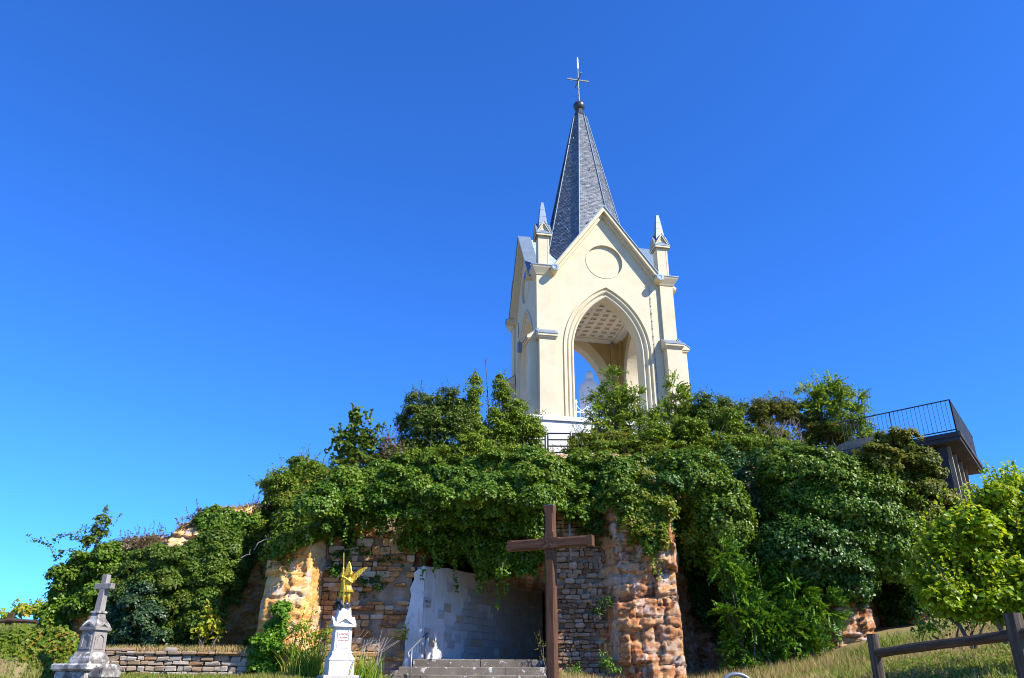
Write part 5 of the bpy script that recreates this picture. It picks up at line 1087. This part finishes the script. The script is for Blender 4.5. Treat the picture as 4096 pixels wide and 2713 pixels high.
shrub('skyline_sapling', 'small dark sapling on the skyline above the left cliff end', [(103, 520, 3, 9), (100, 533, 6, 7), (92, 541, 10, 5)], 'dark', .12, 26, 1.2, 'sapling', y=28.6, nstem=3)
shrub('vine_hedge', 'distant yellow green vine hedge beyond the left meadow', [(10, 617, 10, 5), (24, 613, 12, 6), (38, 613, 12, 7), (50, 617, 8, 6)], 'yellow', .22, 20, .5, 'hedge', y=44)
shrub('yellow_sprout', 'small yellowing sprout under the scrub above the dry stone wall', [(208, 622, 7, 7), (214, 634, 5, 7), (200, 634, 4, 5)], 'yellow', .17, 8, .3, 'plant', y=25.2)
shrub('weed_clump', 'bright weed clump on the bank under the linden bush', [(958, 622, 14, 7), (978, 616, 12, 7), (1002, 614, 12, 7), (930, 632, 10, 5)], 'elder', .075, 40, .7, 'plant', y=15.5, nstem=4)
shrub('heath_scrub', 'brownish low scrub along the skyline of the low cliff', [(128, 542, 12, 3), (150, 541, 14, 4), (172, 539, 12, 3), (186, 530, 5, 6), (194, 519, 8, 5), (140, 548, 14, 5), (165, 547, 14, 5), (205, 514, 9, 4), (255, 509, 9, 4)], 'brown', .085, 26, .7, 'scrub', y=28.0, nstem=12)
shrub('wild_herbs', 'tangled wild herbs between the orange buttress and the angel pedestal', [(300, 630, 12, 10), (312, 648, 14, 14), (292, 656, 10, 12), (322, 640, 7, 8)], 'thicket', .085, 34, .5, 'plant', y=24.0, nstem=8)
shrub('wall_tuft', 'small bright tuft rooted high in the rubble beside the plaster edge', [(402, 637, 4, 6)], 'yellow', .07, 26, 1.2, 'plant', y=25.9, nstem=3)
shrub('wall_tuft', 'dark trailing tuft on the rock pillar above its foot', [(607, 604, 3, 8), (598, 612, 3, 4)], 'ivyblue', .07, 26, 1.2, 'plant', y=24.6, nstem=3)
shrub('wall_tuft', 'green tuft at the foot of the rock pillar', [(608, 662, 5, 7), (612, 672, 6, 4)], 'elder', .07, 26, 1.2, 'plant', y=24.2, nstem=3)
shrub('wall_tuft', 'green tuft beside the foot of the timber cross', [(574, 674, 6, 5)], 'elder', .07, 30, 1.0, 'plant', y=23.8, nstem=3)
shrub('step_weed', 'straggling dry weed at the right end of the grotto steps', [(541, 650, 4, 9), (546, 660, 3, 5)], 'olive', .06, 9, .7, 'plant', y=25.3, nstem=6)
# bramble arches and bare twigs
def twig(name, label, uvs, y, r=.02, leaves=None, size=.1, cat='branch', mat='bark', branchlets=0):
    pts = [Vector(at(u, v, y)) for u, v in uvs]; root = empty(name, pts[0], 0, label=label, cat=cat); mb = MB()
    loc = [p-pts[0] for p in pts]; mb.tube(loc, list(np.linspace(r, r*.35, len(loc))), 6)
    for k in range(branchlets):
        i = random.randrange(1, len(loc)); p = loc[i]*random.uniform(.8, 1) if i == len(loc)-1 else loc[i].lerp(loc[i-1], random.random()); mb.tube([p, p+Vector((random.uniform(-.22, .22), random.uniform(-.1, .1), random.uniform(.08, .26)))], [r*.4, r*.15], 5)
    mb.build('stem', M[mat], root)
    if leaves:
        n = leaves; i = RNG.integers(0, len(loc)-1, n); t = RNG.random(n)[:, None]; A = np.array([tuple(p) for p in loc]); P = A[i]*(1-t)+A[i+1]*t+RNG.normal(size=(n, 3))*size*.55
        link('leaves', leafmesh('leaves', P, RNG.normal(size=(n, 3))+np.array([0, -.3, .8]), RNG.uniform(.6, 1.2, n)*size, .7), LM['dark'], root)
    return root
twig('bramble_arch', 'long leafy bramble arching out over the left skyline', [(90, 548), (80, 540), (68, 534), (58, 536), (52, 541)], 28.3, .02, 70, .13)
twig('bramble_arch', 'drooping leafy bramble tip reaching farthest left over the meadow', [(62, 552), (56, 561), (50, 546), (40, 540), (27, 536)], 28.3, .016, 70, .12)
twig('bramble_arch', 'short leafy bramble just above the left ivy drape', [(84, 554), (74, 551), (66, 550), (58, 552)], 28.2, .016, 40, .12)
twig('bare_sapling', 'tall bare dark stem on the cliff top left of the tower', [(489, 425), (488, 400), (487, 380), (485, 357)], 31, .03, None, .1, 'stem', 'bark', 9)
twig('bare_branch', 'pale curved bare branch above the orange buttress', [(254, 550), (258, 543), (264, 540), (270, 539)], 24.9, .022, None, .1, 'branch', 'drytwig', 2)
twig('bare_branch', 'short pale bare branch below the curved one', [(241, 558), (246, 555), (251, 554)], 25.4, .018, None, .1, 'branch', 'drytwig', 1)
twig('leafy_shoot', 'slender shoot on the skyline beside the rock knob', [(183, 536), (184, 528), (185, 521)], 29, .012, 22, .13)
twig('leafy_shoot', 'wispy umbel shoot on the skyline of the low cliff', [(160, 538), (161, 532), (161, 527)], 29, .008, 16, .08)
for k in range(10):
    u = 762+4*k; twig('dead_twig', ('leftmost', 'second', 'third', 'fourth', 'fifth', 'sixth', 'seventh', 'eighth', 'ninth', 'rightmost')[k]+' pale dead twig from the left in the thorny shrub', [(u, 448), (u+random.uniform(-6, 8), 436), (u+random.uniform(-8, 14), 420)], 30.2, .016, None, .1, 'twig', 'drytwig', 4)['group'] = 'dead twigs in the thorny shrub'
# drainpipe on the rubble pier
dp = [Vector(at(568.0, 490, 25.3)), Vector(at(569.3, 520, 25.05)), Vector(at(571.2, 560.5, 24.95))]
MB().tube(dp, .045, 8).build('drainpipe', M['greymetal'], None, True, label='grey drainpipe hanging from the ivy behind the timber cross', cat='pipe')

# grasses
def blades(name, label, P, h, w_, mat, lean=.35, seg=None):
    n = len(P); H = h*RNG.uniform(.5, 1.3, n)[:, None]; d = RNG.normal(size=(n, 3)); d[:, 2] = 0; d = nrmz(d); sd = np.cross(d, [0, 0, 1.])
    W_ = w_*RNG.uniform(.7, 1.3, n)[:, None]; a = RNG.uniform(0, 2*math.pi, n); sv = np.stack([np.cos(a), np.sin(a), a*0], -1)
    ln = lean*RNG.random(n)[:, None]; tip = P+d*H*ln+np.array([0, 0, 1])*H; mid = P+d*H*ln*.35+np.array([0, 0, .55])*H
    V = np.stack([P-sv*W_*.5, P+sv*W_*.5, mid+sv*W_*.42, mid-sv*W_*.42, tip], 1).reshape(-1, 3); k = np.arange(n)[:, None]*5
    F3 = np.concatenate([k+np.array([[0, 1, 2]]), k+np.array([[0, 2, 3]]), k+np.array([[3, 2, 4]])], 1).reshape(-1, 3)
    me = npmesh(name, V, F3); at2 = me.attributes.new('rnd', 'FLOAT', 'FACE'); at2.data.foreach_set('value', np.repeat(RNG.random(n), 3).astype(np.float32))
    return link(name, me, LM[mat], label=label, kind='stuff')
def field(x0, x1, y0, y1, n, keep=None):
    x = RNG.uniform(x0, x1, n); y = RNG.uniform(y0, y1, n); P = np.stack([x, y, G(x, y)-.02], -1)
    return P if keep is None else P[keep(x, y)]
lump = lambda x, y, s: fbm(np.stack([x*.7, y*.7, x*0], -1), 3, s)
blades('dry_grass', 'dry straw coloured grass on the right bank behind the fence', field(3, 14, 7.5, 22, 30000, lambda x, y: lump(x, y, 60) > -.05), .24, .018, 'grassdry', 1.0)
blades('green_grass', 'green grass and weeds on the right bank', field(6, 16, 8.5, 24, 34000, lambda x, y: (lump(x, y, 60) < .03) & (x > 4.2+.12*y)), .24, .024, 'grassgreen', 1.0)
blades('dry_grass', 'dry grass fringe at the foot of the rock pillar', field(1.4, 9, 21, 25, 9000), .30, .02, 'grassdry', .5)
blades('green_grass', 'short turf before the dry stone wall and monument', field(-13, -3.4, 19.5, 25, 26000), .13, .02, 'grassgreen', .6)
blades('green_grass', 'rough grass below the creeper bank at the left edge', field(-24, -12.5, 16, 23.5, 16000), .2, .025, 'grassgreen', .6)
blades('green_grass', 'meadow grass on the slope at the far left', field(-34, -15, 24, 46, 26000), .30, .05, 'grassgreen', .6)
Pt = np.stack([RNG.uniform(-12.6, -7.6, 3000), RNG.uniform(24.5, 25.6, 3000), np.zeros(3000)], -1); Pt[:, 2] = 2.5+.05*(Pt[:, 1]-24.4)
blades('dry_grass', 'dry grass on the terrace above the dry stone wall', Pt, .2, .02, 'grassdry', .6)
xs_ = RNG.uniform(-14.6, -8.8, 9000); ys_ = yface(xs_, ztop(xs_)); Pt = np.stack([xs_, ys_+RNG.uniform(-.35, .8, 9000), ztop(xs_)+RNG.uniform(-.25, .03, 9000)], -1)
blades('dry_grass', 'dry grass along the skyline of the low cliff', Pt[lump(Pt[:, 0]*2.2, Pt[:, 1], 5) > .03], .13, .03, 'grassdry', 1.6)
Pw = field(4.2, 10.5, 8.5, 13.5, 900, lambda x, y: lump(x, y, 77) > .0); C = Pw+np.array([0, 0, .2]); P, Nn, S, _ = clumps(C, RNG.uniform(.06, .16, len(C)), 14, .045, .6)
link('silver_weeds', leafmesh('silver_weeds', P, Nn, S, .6), LM['white'], label='pale silvery weeds among the grass on the right bank', kind='stuff')
Pw = field(4.0, 12.5, 8.5, 18, 3600, lambda x, y: lump(x, y, 91) > -.06+.16*sm(8, 5, x)); C = Pw+np.array([0, 0, .12]); P, Nn, S, _ = clumps(C, RNG.uniform(.06, .2, len(C)), 16, .05, .6)
link('bank_forbs', leafmesh('bank_forbs', P, Nn, S, .6), LM['thicket'], label='leafy green weeds scattered through the grass of the right bank', kind='stuff')
for (u, y, n, h, lab) in ((362, 22.6, 150, .75, 'yellow green iris tuft right of the angel pedestal'), (308, 23.0, 170, .8, 'dark iris tuft left of the angel pedestal'), (300, 23.4, 110, .6, 'low leafy tuft at the foot of the orange buttress')):
    c = at(u, 674, y); P = np.stack([c[0]+RNG.normal(size=n)*.25, c[1]+RNG.normal(size=n)*.2, np.full(n, G(c[0], y))], -1)
    o = blades('iris_tuft', lab, P, h, .035, 'flag', 1.1); o['kind'] = 'thing'; o['category'] = 'plant'
c = at(362, 668, 23.2); mb = MB()
for k in range(16):
    x = c[0]+random.uniform(-.4, .5); mb.tube([(x, c[1], 1.8), (x+random.uniform(-.05, .25), c[1], 2.5), (x+random.uniform(0, .6), c[1]+.1, random.uniform(2.8, 3.15))], [.01, .008, .005], 4)
mb.build('dry_stalks', M['drytwig'], None, label='dry brown seed stalks right of the angel pedestal', cat='plant')
